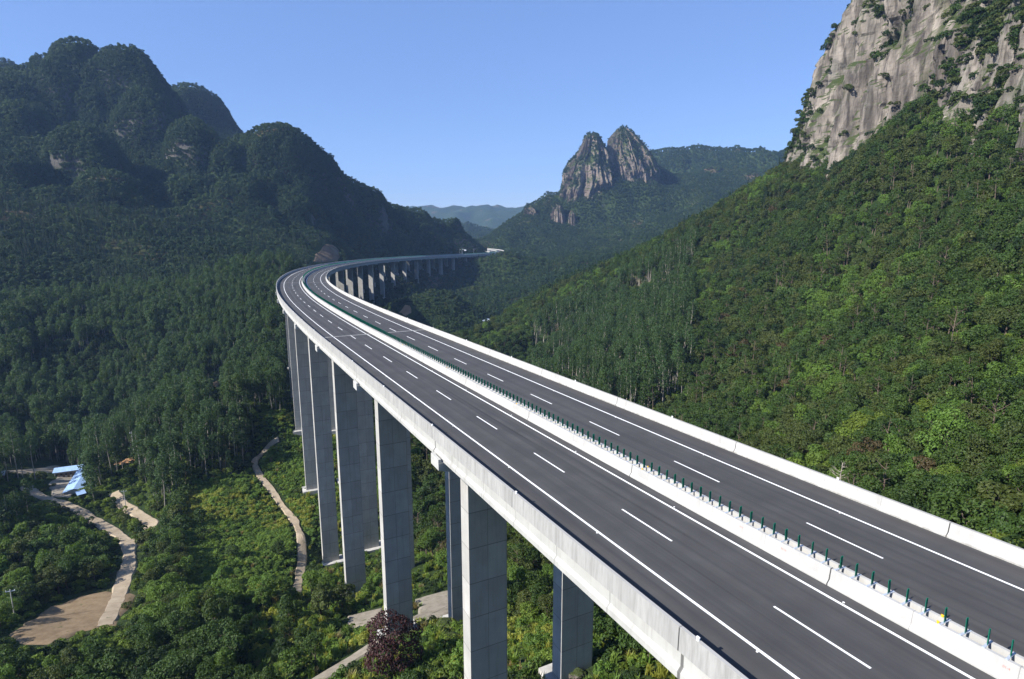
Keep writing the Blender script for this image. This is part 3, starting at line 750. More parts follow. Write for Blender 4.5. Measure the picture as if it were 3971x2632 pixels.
for i, s in enumerate(ps[:NP]):
    x, y, z, h = frame(s); q = onroad(s, 0, 1.125)
    o = link('anti_glare_post', bme, None, tuple(q)); o.rotation_euler = (random.uniform(-.03, .03), random.uniform(-.03, .03), -float(h) + .12 + random.uniform(-.10, .10))
    thing(o, 'upright green anti-glare blade bolted across the two median barriers of the viaduct', 'anti-glare post', 'green anti-glare posts along the median')
    b = link('mounting_bracket', brme, o); b.location = (0, 0, -.021); b.rotation_euler = (0, 0, -.12)
V, F, base = [], [], 0
bv = np.array(bm_.v); bf = bm_.f
Vr, Fq, Fn = [], [], []
for s in ps[NP:]:
    x, y, z, h = frame(s); q = onroad(s, 0, 1.1); a = -float(h) + .12; R = np.array([[math.cos(a), -math.sin(a), 0], [math.sin(a), math.cos(a), 0], [0, 0, 1]])
    Vr.append(bv @ R.T + q); Fq.append(np.array([f for f in bf if len(f) == 4]) + base); Fn.append(np.array([f for f in bf if len(f) != 4]) + base); base += len(bv)
o = link('anti_glare_screen', mesh_np('anti_glare_screen', np.concatenate(Vr), [np.concatenate(Fq), np.concatenate(Fn)], [MGREEN]))
o['kind'] = 'stuff'; thing(o, 'distant green strip of anti-glare blades round the far bend of the viaduct', 'anti-glare posts', 'green anti-glare posts along the median')
# ------------------------------------------------------------------ plant shapes
def leaf_quads(P, Nn, size, aspect=.62, rs=None, droop=0.0):
    rs = rs or rng; n = len(P); Nn = Nn / np.linalg.norm(Nn, axis=1, keepdims=True)
    r = rs.normal(size=(n, 3)); r[:, 2] -= droop; T = r - (r * Nn).sum(1, keepdims=True) * Nn; T /= np.linalg.norm(T, axis=1, keepdims=True); B = np.cross(Nn, T)
    l = (size * rs.uniform(.7, 1.35, n))[:, None]; w = l * aspect
    V = np.stack([P - T * l * .5, P + B * w * .5 + Nn * l * .06, P + T * l * .5 - Nn * l * .05, P - B * w * .5 + Nn * l * .06], 1).reshape(-1, 3)
    F = np.arange(n * 4).reshape(n, 4); return V, F


def lobes_leaves(cent, rad, n, jit, size, squash=.8, low=-.45, seed=0):
    rs = np.random.default_rng(seed); cent = np.array(cent); rad = np.array(rad)
    w = rad ** 2; k = rs.choice(len(cent), n * 3, p=w / w.sum()); d = rs.normal(size=(n * 3, 3)); d /= np.linalg.norm(d, axis=1, keepdims=True)
    ok = d[:, 2] > low; k, d = k[ok], d[ok]
    q = cent[k] + d * (rad[k] * rs.uniform(.78, 1.06, len(k)))[:, None] * np.array([1, 1, squash])
    dd = np.linalg.norm((q[:, None] - cent[None]) / np.array([1, 1, squash]), axis=2) / rad[None]; dd[np.arange(len(k)), k] = 2
    ok = dd.min(1) > .80; q, d = q[ok][:n], d[ok][:n]
    nn = d + rs.normal(size=d.shape) * jit; nn[:, 2] += .25
    return leaf_quads(q, nn, np.full(len(q), size), rs=rs)


def trunk_mesh(name, h, r, mat, limbs=5, lh=(.35, .7), ll=.3, seed=1, lean=.04):
    rs = random.Random(seed); m = MB(); pts = [(rs.uniform(-lean, lean) * h * t, rs.uniform(-lean, lean) * h * t, h * t) for t in (0, .25, .5, .75, 1)]
    pts[0] = (0, 0, -1.2); m.tube(pts, [r * 1.25, r, r * .8, r * .55, r * .2], 7)
    for i in range(limbs):
        t = rs.uniform(*lh); a = i * 2.4 + rs.uniform(-.4, .4); z = h * t; L = h * ll * rs.uniform(.7, 1.2)
        m.tube([(0, 0, z), (math.cos(a) * L * .5, math.sin(a) * L * .5, z + L * .35), (math.cos(a) * L, math.sin(a) * L, z + L * .8)], [r * .5, r * .33, r * .12], 5)
    return m.mesh(name, mat)


def broad_crown(seed, n, size, R=3.6, H=8.0, nl=20, flat=.62):
    rs = np.random.default_rng(seed); c, r = [], []
    for i in range(nl):
        a = rs.uniform(0, 2 * PI); q = rs.uniform(0, 1) ** .55; z = rs.uniform(-.75, 1.0)
        lim = math.sqrt(max(.08, 1 - z * z * .85)); c.append((R * .72 * q * lim * math.cos(a), R * .72 * q * lim * math.sin(a), H * .60 + z * R * flat * .95)); r.append(R * rs.uniform(.22, .40))
    c.append((0, 0, H * .6)); r.append(R * .55)
    return lobes_leaves(c, r, n, .55, size, .82, -.5, seed)


def bush_crown(seed, n, size, R=1.3):
    rs = np.random.default_rng(seed); c = [(rs.uniform(-.8, .8) * R, rs.uniform(-.8, .8) * R, R * rs.uniform(.2, .75)) for _ in range(8)]; r = [R * rs.uniform(.3, .5) for _ in range(8)]
    return lobes_leaves(c, r, n, .6, size, .85, -.2, seed)


def euc_crown(seed, n, size, H=15.0, t0=.36):
    rs = np.random.default_rng(seed); c, r = [], []
    for i in range(20):
        t = rs.uniform(t0, .98); a = rs.uniform(0, 2 * PI); w = 1.55 * math.sin(PI * min(1, (1.06 - t) / (1.08 - t0))) + .15
        c.append((w * math.cos(a) * rs.uniform(.3, 1), w * math.sin(a) * rs.uniform(.3, 1), H * t)); r.append(rs.uniform(.7, 1.2))
    return lobes_leaves(c, r, n, .8, size, 1.05, -.8, seed)


def fir_crown(seed, n, size, H=11.0, R=1.9):
    rs = np.random.default_rng(seed); t = rs.uniform(.06, 1, n) ** .85; lay = np.round(t * 13) / 13 + rs.uniform(-.02, .02, n); a = rs.uniform(0, 2 * PI, n)
    rad = R * (1.04 - lay) * (.35 + .65 * rs.uniform(0, 1, n) ** .6) * (1 + .25 * np.sin(a * 5 + lay * 30)); q = np.stack([rad * np.cos(a), rad * np.sin(a), H * lay + .25 - rad * .22], 1)
    nn = np.stack([np.cos(a) * .8, np.sin(a) * .8, np.full(n, .9)], 1) + rs.normal(size=(n, 3)) * .4
    return leaf_quads(q, nn, np.full(n, size), .5, rs)


def pine_crown(seed, n, size, H=13.0):
    rs = np.random.default_rng(seed); c, r = [], []
    for i in range(16):
        t = rs.uniform(.5, 1.0); a = rs.uniform(0, 2 * PI); w = 2.6 * (1.15 - t) / .65 + .4; c.append((w * math.cos(a), w * math.sin(a), H * t)); r.append(rs.uniform(.6, 1.15))
    return lobes_leaves(c, r, n, .9, size, .55, -.6, seed)


def grass_tuft(seed, n=46, H=1.6):
    rs = np.random.default_rng(seed); V, F = [], []
    for i in range(n):
        a = rs.uniform(0, 2 * PI); b = rs.uniform(0, .5); x, y = b * math.cos(a * 3), b * math.sin(a * 3); h = H * rs.uniform(.6, 1.1); w = .045; lean = rs.uniform(.15, .6)
        dx, dy = math.cos(a) * lean, math.sin(a) * lean; px_, py_ = -math.sin(a) * w, math.cos(a) * w; k = len(V)
        V += [(x - px_, y - py_, -.1), (x + px_, y + py_, -.1), (x + dx * .4 * h + px_, y + dy * .4 * h + py_, h * .65), (x + dx * .4 * h - px_, y + dy * .4 * h - py_, h * .65), (x + dx * h, y + dy * h, h * (.95 - lean * .25))]
        F += [(k, k + 1, k + 2, k + 3), (k + 3, k + 2, k + 4, k + 4)]
    V = np.array(V); Fq = np.array([f for f in F if f[2] != f[3]]); Ft = np.array([f[:3] for f in F if f[2] == f[3]])
    return V, [Fq, Ft]


CR = {}   # crown meshes without material
def cmesh(name, vf): return mesh_np(name, vf[0], vf[1])
SHAPES = {
    'broad': [broad_crown(11, 1500, .46), broad_crown(12, 1500, .44, 4.1, 8.6, 26, .52), broad_crown(13, 1300, .42, 3.0, 9.6, 20, .95), broad_crown(14, 1400, .55, 3.5, 6.8, 16, .6)],
    'broadm': [broad_crown(15, 620, .70), broad_crown(16, 620, .68, 4.0, 8.4, 22, .55), broad_crown(17, 560, .62, 3.0, 9.2, 18, .95)],
    'broadf': [broad_crown(21, 230, 1.15, 3.8, 8.0, 14), broad_crown(22, 230, 1.1, 3.4, 9.0, 12, .9)],
    'euct': [euc_crown(34, 520, .50, 16.5, .56), euc_crown(35, 480, .50, 17.5, .60)],
    'euc': [euc_crown(31, 760, .55), euc_crown(32, 700, .55, 16), euc_crown(33, 660, .56, 13.5)],
    'fir': [fir_crown(41, 420, .62), fir_crown(42, 380, .62, 12.5, 1.7)],
    'pine': [pine_crown(51, 900, .42)],
    'bush': [bush_crown(61, 420, .30), bush_crown(62, 380, .36, 1.5), bush_crown(63, 320, .26, 1.0)],
    'grass': [grass_tuft(71), grass_tuft(72, 60, 1.9)],
}
TRUNKS = {
    'broad': trunk_mesh('trunk', 6.2, .20, BARK, 6, (.4, .8), .28, 3), 'euc': trunk_mesh('trunk', 14.2, .10, BARKP, 3, (.55, .8), .07, 4, .015),
    'euct': trunk_mesh('trunk', 16.0, .15, BARKP, 3, (.6, .8), .06, 8, .015),
    'fir': trunk_mesh('trunk', 10.5, .13, BARK, 0, seed=5, lean=.01), 'pine': trunk_mesh('trunk', 12.5, .16, BARK, 7, (.5, .9), .16, 6, .015),
}
TEMPL = []   # (object, kind, colour)


def template(shape, i, colour, trunk=True):
    V, F = SHAPES[shape][i]; Fs = F if isinstance(F, list) else [F]; tk = {'broadm': 'broad', 'broadf': None}.get(shape, shape); mats = [LEAF[colour]]; mi = np.zeros(sum(len(f) for f in Fs), int)
    V = np.asarray(V)
    if trunk and tk in TRUNKS:
        t = TRUNKS[tk]; tv = np.zeros(len(t.vertices) * 3); t.vertices.foreach_get('co', tv); tv = tv.reshape(-1, 3)
        tq = np.array([list(p.vertices) for p in t.polygons if len(p.vertices) == 4]); Fs = Fs + [tq + len(V)]; V = np.concatenate([V, tv]); mats.append(t.materials[0]); mi = np.concatenate([mi, np.ones(len(tq), int)])
    o = bpy.data.objects.new('plant_' + shape, mesh_np('plant_' + shape, V, Fs, mats, mi)); TEMPL.append((o, shape, colour, i)); return len(TEMPL) - 1


T_ = {}
for sh, cols in (('broad', ('dark', 'mid', 'bright', 'olive', 'rust', 'lime')), ('broadm', ('dark', 'mid', 'bright', 'olive', 'rust')), ('broadf', ('dark', 'mid', 'olive', 'fir', 'far', 'farl')), ('euc', ('euc', 'mid')), ('euct', ('euc',)), ('fir', ('fir', 'dark')), ('pine', ('mid',)), ('bush', ('mid', 'bright', 'lime', 'olive', 'dark', 'scrub', 'scruby')), ('grass', ('bright', 'lime', 'straw', 'scrub', 'scruby'))):
    for c in cols:
        for i in range(len(SHAPES[sh])): T_.setdefault((sh, c), []).append(template(sh, i, c))

# ------------------------------------------------------------------ bare ground, tracks and field
BARE = []   # plan polygons / discs kept free of plants: (x, y, r)


def drape_patch(name, pts, mat, lift=.3, rings=9, wob=.8, keep=1.0):
    H = np.array([hit(x, y) for x, y in pts]); n0 = len(H); k = 8; B = []
    for i in range(n0):
        for j in range(k): B.append(H[i, :2] + (H[(i + 1) % n0, :2] - H[i, :2]) * j / k)
    B = np.array(B); c = B.mean(0); t = np.arange(len(B)); B = B + (B - c) / np.linalg.norm(B - c, axis=1, keepdims=True) * (vnoise(t * .37, 0, 0, len(name)) * wob)[:, None]
    P_ = np.concatenate([[c]] + [c + (B - c) * f for f in np.linspace(1 / rings, 1, rings)]); z = ground(P_[:, 0], P_[:, 1]) + lift; z[-len(B):] -= lift + .25
    F, m = [], len(B)
    tri = np.array([(0, 1 + i, 1 + (i + 1) % m) for i in range(m)]); qd = np.array([(1 + r * m + i, 1 + (r + 1) * m + i, 1 + (r + 1) * m + (i + 1) % m, 1 + r * m + (i + 1) % m) for r in range(rings - 1) for i in range(m)])
    o = link(name, mesh_np(name, np.column_stack([P_, z]), [tri, qd], [mat], smooth=True)); o['kind'] = 'structure'
    for f in np.linspace(0, 1, 6):
        for q in B[::3]:
            p = c + (q - c) * f; BARE.append((p[0], p[1], max(2.2, np.linalg.norm(q - c) / 7) * keep))
    return o


def drape_track(name, pts, width, mat, lift=.35):
    H = np.array([hit(x, y) for x, y in pts]); L = np.concatenate([[0], np.cumsum(np.linalg.norm(np.diff(H[:, :2], axis=0), axis=1))]); t = np.arange(0, L[-1], 1.0)
    X = np.interp(t, L, H[:, 0]); Y = np.interp(t, L, H[:, 1]); k = np.ones(9) / 9; X = np.convolve(np.pad(X, 4, mode='edge'), k, 'valid'); Y = np.convolve(np.pad(Y, 4, mode='edge'), k, 'valid')
    dx, dy = np.gradient(X), np.gradient(Y); l = np.hypot(dx, dy); nx, ny = -dy / l, dx / l; w = width * (1 + .25 * vnoise(t / 6, 0, 0, 3) + .10 * vnoise(t / 2.3, 0, 0, 4)); o_ = np.linspace(-.5, .5, 7)
    GX = X[:, None] + nx[:, None] * w[:, None] * o_; GY = Y[:, None] + ny[:, None] * w[:, None] * o_; G = ground(GX, GY) + lift; G[:, 0] -= .7; G[:, -1] -= .7
    me = grid_mesh(name, GX, GY, G, mat); o = link(name, me); o['kind'] = 'structure'
    for a, b in zip(X[::2], Y[::2]): BARE.append((a, b, width * .62 + .6))
    return o


drape_patch('ploughed_field', [(8, 1480), (50, 1440), (115, 1400), (190, 1374), (262, 1362), (320, 1372), (270, 1446), (190, 1462), (120, 1492), (50, 1490)], MFIELD)
drape_track('dirt_road', [(240, 1452), (272, 1385), (300, 1300), (298, 1250), (245, 1217), (190, 1182), (122, 1157), (78, 1140), (62, 1122)], 4.8, MDIRT)
drape_track('dirt_road', [(262, 1136), (278, 1162), (320, 1188), (352, 1208), (346, 1228)], 5.0, MDIRT)
drape_patch('gravel_yard', [(112, 1118), (132, 1100), (186, 1096), (182, 1120), (165, 1152), (118, 1150)], MRUB)
drape_track('dirt_road', [(-40, 1096), (40, 1092), (130, 1084), (150, 1078)], 9, MDIRT)
drape_track('dirt_path', [(650, 1012), (608, 1040), (584, 1066), (602, 1102), (642, 1152), (682, 1204), (698, 1252), (698, 1302), (690, 1342), (684, 1378)], 3.0, MDIRT)
drape_track('dirt_road', [(690, 1600), (745, 1566), (812, 1524), (880, 1480), (955, 1436), (1045, 1385), (1120, 1355)], 4.6, MRUB)
drape_patch('rubble_ground', [(955, 1385), (1040, 1362), (1062, 1395), (1030, 1425), (965, 1440)], MRUB)
drape_patch('rubble_ground', [(800, 1425), (885, 1405), (890, 1440), (800, 1450)], MRUB)
drape_patch('red_earth', [(262, 1074), (285, 1063), (316, 1055), (312, 1063), (290, 1072)], MRED, keep=.6)
drape_patch('dry_slope', [(722, 606), (728, 588), (745, 570), (760, 565), (780, 574), (788, 592), (780, 602), (750, 607)], MGREYD, .5, keep=.6)
drape_patch('red_earth', [(922, 722), (936, 704), (948, 706), (950, 722), (938, 730)], MRED, .5, keep=.5)
drape_patch('red_earth', [(985, 640), (1010, 632), (1035, 634), (1030, 660), (1000, 668)], MGREYD, .5, keep=0)
drape_patch('red_earth', [(1045, 556), (1080, 553), (1108, 570), (1100, 580), (1060, 576)], MGREYD, .6, keep=0)
drape_patch('bare_earth', [(480, 890), (500, 882), (512, 886), (498, 894)], MGREYD, .4)
drape_patch('bare_earth', [(1392, 572), (1420, 566), (1425, 574), (1402, 580)], MGREYD, .8, keep=0)

# ------------------------------------------------------------------ where plants grow
_g = (TZ / _R); _run = np.maximum.accumulate(_g, axis=1)


def terrain_visible(x, y, ztop, tol=.004):
    D = np.hypot(x, y); a = np.arctan2(x, y); i = np.clip(np.round((a - AZ[0]) / (AZ[1] - AZ[0])).astype(int), 0, na - 1)
    j = np.clip(np.floor(np.log(np.maximum(D, 14.1) * .985 / 14) / np.log(RR[1] / RR[0])).astype(int) - 1, 0, nr_ - 1)
    return (ztop / D > _run[i, j] - tol) & (np.abs(a) < AZ[-1])


def band(d0, d1, s):
    n = int(d1 / s) + 1; gx, gy = np.meshgrid(np.arange(-n, n + 1), np.arange(0, n + 1), indexing='ij'); x = (gx + (gy % 2) * .5 + rng.uniform(-.42, .42, gx.shape)) * s; y = (gy + rng.uniform(-.42, .42, gx.shape)) * s
    x, y = x.ravel(), y.ravel(); D = np.hypot(x, y); a = np.degrees(np.arctan2(x, y)); ok = (D > d0) & (D <= d1) & (np.abs(a) < (60 if d1 < 240 else 49)); return x[ok], y[ok]


BA = np.array([b for b in BARE if b[2] > 0])
def bare(x, y, extra=0.0):
    out = np.zeros(len(x), bool)
    for a in range(0, len(x), 4000):
        d = np.hypot(x[a:a + 4000, None] - BA[None, :, 0], y[a:a + 4000, None] - BA[None, :, 1]); out[a:a + 4000] = (d < BA[None, :, 2] + extra).any(1)
    return out


PXY = np.array(PIER_XY)
PT = {'x': [], 'y': [], 'z': [], 'k': [], 's': [], 'f': []}
NEARP = []


def choose(names, w, n): return np.array(names, object)[rng.choice(len(names), n, p=np.array(w) / sum(w))]


def slope_at(x, y):
    e = 3.0; return np.hypot((ground(x + e, y) - ground(x - e, y)) / (2 * e), (ground(x, y + e) - ground(x, y - e)) / (2 * e))


CLY, CLX = np.array([80, 130, 180, 225, 260, 300, 330, 370, 410, 443, 470, 498, 520.]), np.array([196, 190, 192, 196, 200, 204, 199, 201, 205, 209, 226, 262, 330.])


def plant(d0, d1, s, layer, steep=False):
    x, y = band(d0, d1, s)
    if steep:
        sl = slope_at(x, y); vv = fbm(x / 38, y / 38, 0, 71, 3); k_ = (sl > 1.15) & (rng.uniform(size=len(x)) < np.clip(sl * .8, 0, 1)) & ~((sl > 3.0) & (vv > .52)); x, y = x[k_], y[k_]
    z = ground(x, y); ok = terrain_visible(x, y, z + 12); x, y, z = x[ok], y[ok], z[ok]
    D = np.hypot(x, y); az_ = np.degrees(np.arctan2(x, y)); S_, C_ = road_sc(x, y)
    deck = np.interp(S_, SS, ZZ) - z
    if steep:
        ok = np.abs(C_) > 25; layer = 'tree'
    elif layer == 'tree':
        ok = (slope_at(x, y) < np.where(np.hypot(x, y) > 520, 2.6, 1.9)) & ~bare(x, y, 1.6) & ~((np.abs(C_) < 19) & (deck < 16)) & ~((np.abs(C_) < 13) & (S_ < 420))
        ok &= ~((np.abs(C_) < 40) & (D < 240) & (C_ < 0) & (C_ > -34) & (rng.uniform(size=len(x)) < .7))
    else:
        ok = ~bare(x, y, .1 if layer == 'cover' else -.45) & ~((np.abs(C_) < 16) & (deck < 5))
    d2 = np.min(np.hypot(x[:, None] - PXY[None, :, 0], y[:, None] - PXY[None, :, 1]), 1); ok &= d2 > (6.5 if layer == 'tree' else 4.2)
    if layer == 'tree': ok &= ~((C_ > 10) & (C_ < 40) & (S_ > 440) & (S_ < 960) & (rng.uniform(size=len(x)) < .6))
    ok &= ~((x > np.interp(y, CLY, CLX) + 4) & (y > 60) & (y < 520) & (D < 640))
    pxo, pyo, _ = project(np.stack([x, y, z], 1)); lushy = (pxo > 430) & (pxo < 722) & (D > 148) & (D < np.where(pxo > 590, 275, 240))
    if layer == 'tree': ok &= ~(lushy & (rng.uniform(size=len(x)) < .965))
    if layer == 'cover': ok &= lushy
    x, y, z, D, az_, S_, C_, lushy = [q[ok] for q in (x, y, z, D, az_, S_, C_, lushy)]; n = len(x)
    pn = fbm(x / 45, y / 45, 0, 31, 3); pn2 = fbm(x / 22, y / 22, 0, 33, 2); right = C_ > 0
    kind = np.full(n, -1); scl = rng.uniform(.75, 1.25, n)
    def put(mask, key):
        m = np.where(mask)[0]; ids = np.array(T_[key]); kind[m] = ids[rng.integers(0, len(ids), len(m))]
    if layer == 'tree':
        near = D < 190; u = rng.uniform(size=n)
        sh = np.where(near, 'broad', np.where(D < 520, 'broadm', 'broadf'))
        # colour by patch
        v = pn * .9 + rng.normal(size=n) * .22
        v = v + np.where(~right & (D < 250), .12, 0); col = np.where(v < -.28, 'dark', np.where(v < .22, 'mid', np.where(v < .36, 'olive', 'bright')))
        col = np.where((rng.uniform(size=n) < .012) & right, 'rust', col); col = np.where((D < 150) & right & (u < .10), 'lime', col); col = np.where(~right & (col == 'bright') & (u < .6) & (D > 250), 'mid', col)
        col = np.where(right & (D > 120) & (pn2 > .15) & (u > .45), 'olive', col)
        euc = np.where(right, (az_ > 2) & (az_ < 17) & (D > 255) & (D < 455) & (pn2 > -.25), (D > 235) & (D < 545) & (z < 25) & (az_ < -14) & (pn > -.42))
        euc &= rng.uniform(size=n) < .88
        fir = (~right & (D > 520) & (D < 760) & (pn > -.15)) | (right & (D > 330) & (D < 620) & (pn2 > .1) & (az_ < 24)) | ((D > 560) & (D < 1300) & (az_ > -6) & (pn > .05)); fir &= ~euc & (rng.uniform(size=n) < np.where(right, .22, .6))
        pine = right & (D < 330) & ~euc & (rng.uniform(size=n) < .07)
        for shp in ('broad', 'broadm', 'broadf'):
            for c in ('dark', 'mid', 'bright', 'olive', 'rust', 'lime'):
                key = (shp, c)
                if key not in T_: key = (shp, {'bright': 'mid', 'lime': 'bright', 'rust': 'olive'}.get(c, 'mid'))
                if key not in T_: key = (shp, 'mid')
                put((sh == shp) & (col == c), key)
        fz = sh == 'broadf'; put(fz & (v < .15), ('broadf', 'far')); put(fz & (v >= .15) & (v < .42), ('broadf', 'farl'))
        put(fir & (D > 0), ('fir', 'fir')); put(pine, ('pine', 'mid')); put(euc, ('euc', 'euc')); put(euc & (rng.uniform(size=n) < .25), ('euc', 'mid')); put(euc & right & (rng.uniform(size=n) < .75), ('euct', 'euc')); put(euc & ~right & (D < 300) & (rng.uniform(size=n) < .35), ('euct', 'euc'))
        scl = scl * np.where(right & (D < 105), .82, np.where((D < 520) & ~euc, .80, 1.0)) * np.where(D > 1750, 1.15, np.where(D > 520, .76, 1.0)) * (.85 if steep else 1.0) * np.where(euc, .95, 1)
        scl *= np.where(~right & (D < 260) & ~euc, .9, 1.0) * np.where((pn2 > .3), 1.15, 1)
    else:
        grassy = (np.abs(C_) < 46) & (D < 260); v = pn + rng.normal(size=n) * .25 + np.where((C_ < -14) & (D < 260), .16, 0); u = rng.uniform(size=n)
        put(v < -.1, ('bush', 'mid')); put((v >= -.1) & (v < .15), ('bush', 'bright')); put((v >= .15) & (v < .3), ('bush', 'olive')); put(v >= .3, ('bush', 'lime')); put((u < .16) & ~lushy, ('bush', 'dark'))
        yl = lushy | ((C_ > -40) & (C_ < 22) & (D < 255) & (pn2 > -.2)); put(yl & (u > .3) & (pn2 < .25), ('bush', 'scrub')); put(yl & (u > .3) & (pn2 >= .1), ('bush', 'scruby')); put(yl & (u < .2), ('bush', 'bright')); put(lushy & (u > .55), ('grass', 'scrub')); put(lushy & (u > .80), ('grass', 'scruby'))
        put(grassy & (u > .45) & (u < .80), ('grass', 'scrub')); put(grassy & (u >= .80) & (u < .95), ('grass', 'scruby')); put(grassy & (u >= .95), ('grass', 'straw'))
        scl *= np.where(D > 200, 1.25, 1.0) * rng.uniform(.6, 1.25, n) * np.where(lushy, .8, 1)
    if layer == 'cover':
        put(u > -1, ('bush', 'scrub')); put((u < .35) & (pn2 < .2), ('bush', 'bright')); put((pn2 > .18) & (u > .4), ('bush', 'scruby')); scl = rng.uniform(.5, .95, n)
    return x, y, z, kind, scl


TR = [np.concatenate(q) for q in zip(plant(42, 105, 4.2, 'tree'), plant(105, 230, 3.5, 'tree'), plant(230, 520, 3.5, 'tree'), plant(520, 1020, 4.5, 'tree'), plant(1020, 1750, 5.2, 'tree'), plant(1750, 2350, 8.0, 'tree'), plant(600, 1400, 1.75, 'tree', True), plant(1400, 2100, 4.5, 'tree', True))]
# keep the sight lines to the tracks, the field and the bare earth open, as in the photograph
_cell = 6; _MW, _MH = 2366 // _cell + 2, 1568 // _cell + 2; _msk = np.zeros((_MW, _MH))
_fx, _fy, _fd = project(np.stack([BA[:, 0], BA[:, 1], ground(BA[:, 0], BA[:, 1])], 1))
for a, b, d_, r_, D_ in zip(_fx, _fy, _fd, BA[:, 2], np.hypot(BA[:, 0], BA[:, 1])):
    if d_ < 10: continue
    rx_ = max(1, r_ * .8 * 1389 / d_ / _cell); ry_ = max(1, rx_ * .55); i0, i1, j0, j1 = int(a / _cell - rx_), int(a / _cell + rx_) + 1, int(b / _cell - ry_), int(b / _cell + ry_) + 1
    i0, j0 = max(i0, 0), max(j0, 0)
    if i1 > 0 and j1 > 0 and i0 < _MW and j0 < _MH: _msk[i0:i1, j0:j1] = np.maximum(_msk[i0:i1, j0:j1], D_)
_ht = np.array([{'euc': 14.5, 'euct': 16.5, 'fir': 11, 'pine': 12.5}.get(TEMPL[k][1], 8.6) for k in TR[3]]) * TR[4]; _drop = np.zeros(len(TR[0]), bool); _D = np.hypot(TR[0], TR[1])
for f_ in (.95, .75, .5):
    a, b, d_ = project(np.stack([TR[0], TR[1], TR[2] + _ht * f_], 1)); ia, ib = np.clip((a / _cell).astype(int), 0, _MW - 1), np.clip((b / _cell).astype(int), 0, _MH - 1)
    _drop |= (_msk[ia, ib] > _D + 6) & (d_ > 10) & (a > 0) & (a < 2366) & (b > 0) & (b < 1568)
_drop &= rng.uniform(size=len(_drop)) < .985
TR = [q[~_drop] for q in TR]
BU = [np.concatenate(q) for q in zip(plant(40, 130, 1.55, 'bush'), plant(130, 300, 2.1, 'bush'), plant(140, 280, 1.15, 'cover'))]

# ------------------------------------------------------------------ the 300 trees that show largest
tx, ty, tz, tk, ts = TR
D = np.hypot(tx, ty); htree = np.array([{'euc': 15, 'euct': 17, 'fir': 11.5, 'pine': 13}.get(TEMPL[k][1], 8.6) for k in tk]) * ts
ox, oy, dep = project(np.stack([tx, ty, tz + htree * .7], 1)); infr = (ox > -20) & (ox < 2386) & (oy > -20) & (oy < 1600)
vis = infr & terrain_visible(tx, ty, tz + htree * .6, 0.0) & (D < 330)
cand = np.where(vis)[0]
def behind_deck(X):
    out = np.zeros(len(X), bool)
    for f in np.linspace(.06, .985, 110):
        q = X * f; s, c = road_sc(q[:, 0], q[:, 1]); zz = np.interp(s, SS, ZZ); out |= (np.abs(c) < 13.2) & (q[:, 2] < zz + 1.1) & (q[:, 2] > zz - 2.4)
    return out
cand = cand[~behind_deck(np.stack([tx, ty, tz + htree * .75], 1)[cand])]
order = cand[np.argsort(-(ts[cand] * np.array([{'euc': 2.6, 'euct': 2.6, 'fir': 3.0, 'pine': 5}.get(TEMPL[k][1], 7.2) for k in tk[cand]]) / D[cand]))][:294]
indiv = np.zeros(len(tx), bool); indiv[order] = True
ROT = rng.uniform(0, 2 * PI, len(tx))
CM = {}
def crown_of(k):
    if k not in CM:
        o, sh, colr, i = TEMPL[k]; V, F = SHAPES[sh][i]; CM[k] = mesh_np('crown', V, F, [LEAF[colr]])
    return CM[k]
CW = {'dark': 'dark green', 'mid': 'mid green', 'bright': 'bright green', 'olive': 'olive green', 'rust': 'russet brown', 'lime': 'pale lime green', 'euc': 'blue green', 'fir': 'very dark green'}
KW = {'broad': 'round broadleaf tree', 'broadm': 'round broadleaf tree', 'euc': 'slender eucalyptus tree', 'euct': 'tall bare trunked eucalyptus tree', 'fir': 'conical fir tree', 'pine': 'tall layered pine tree'}
def zone(x, y):
    s, c = road_sc(np.array([x]), np.array([y])); c = float(c[0]); D = math.hypot(x, y); a = math.degrees(math.atan2(x, y))
    if c > 0: return ('on the slope just behind the right hand parapet' if D < 150 else 'higher up the hillside right of the viaduct') if c > 14 else 'among the piers under the viaduct'
    if c > -34: return 'near the foot of the tall viaduct piers'
    if D < 200 and a < -25: return 'in the lower left foreground by the ploughed field'
    if D < 200: return 'in the left foreground below the viaduct'
    return 'on the wooded knoll left of the viaduct piers'
def make_tree(x, y, z, crown, trunk, sc, rz, label, group, name='broadleaf_tree', zs=1.0):
    e = empty(name, (x, y, z - .15), rz); e.scale = (sc, sc, sc * zs); thing(e, label, 'tree', group)
    for nm, me in (('crown', crown), ('trunk', trunk)):
        o = bpy.data.objects.new(nm, me); COL.objects.link(o); o.parent = e
    return e
for i in order:
    o, sh, colr, j = TEMPL[tk[i]]; tk_ = {'broadm': 'broad', 'broadf': 'broad'}.get(sh, sh); zn = zone(tx[i], ty[i])
    lab = '%s %s %s' % (CW[colr], KW.get(sh, 'round broadleaf tree'), zn)
    make_tree(tx[i], ty[i], tz[i], crown_of(tk[i]), TRUNKS[tk_], float(ts[i]), float(ROT[i]), lab, '%s trees %s' % (CW[colr], zn), {'euc': 'eucalyptus_tree', 'euct': 'eucalyptus_tree', 'fir': 'fir_tree', 'pine': 'pine_tree'}.get(sh, 'broadleaf_tree'))

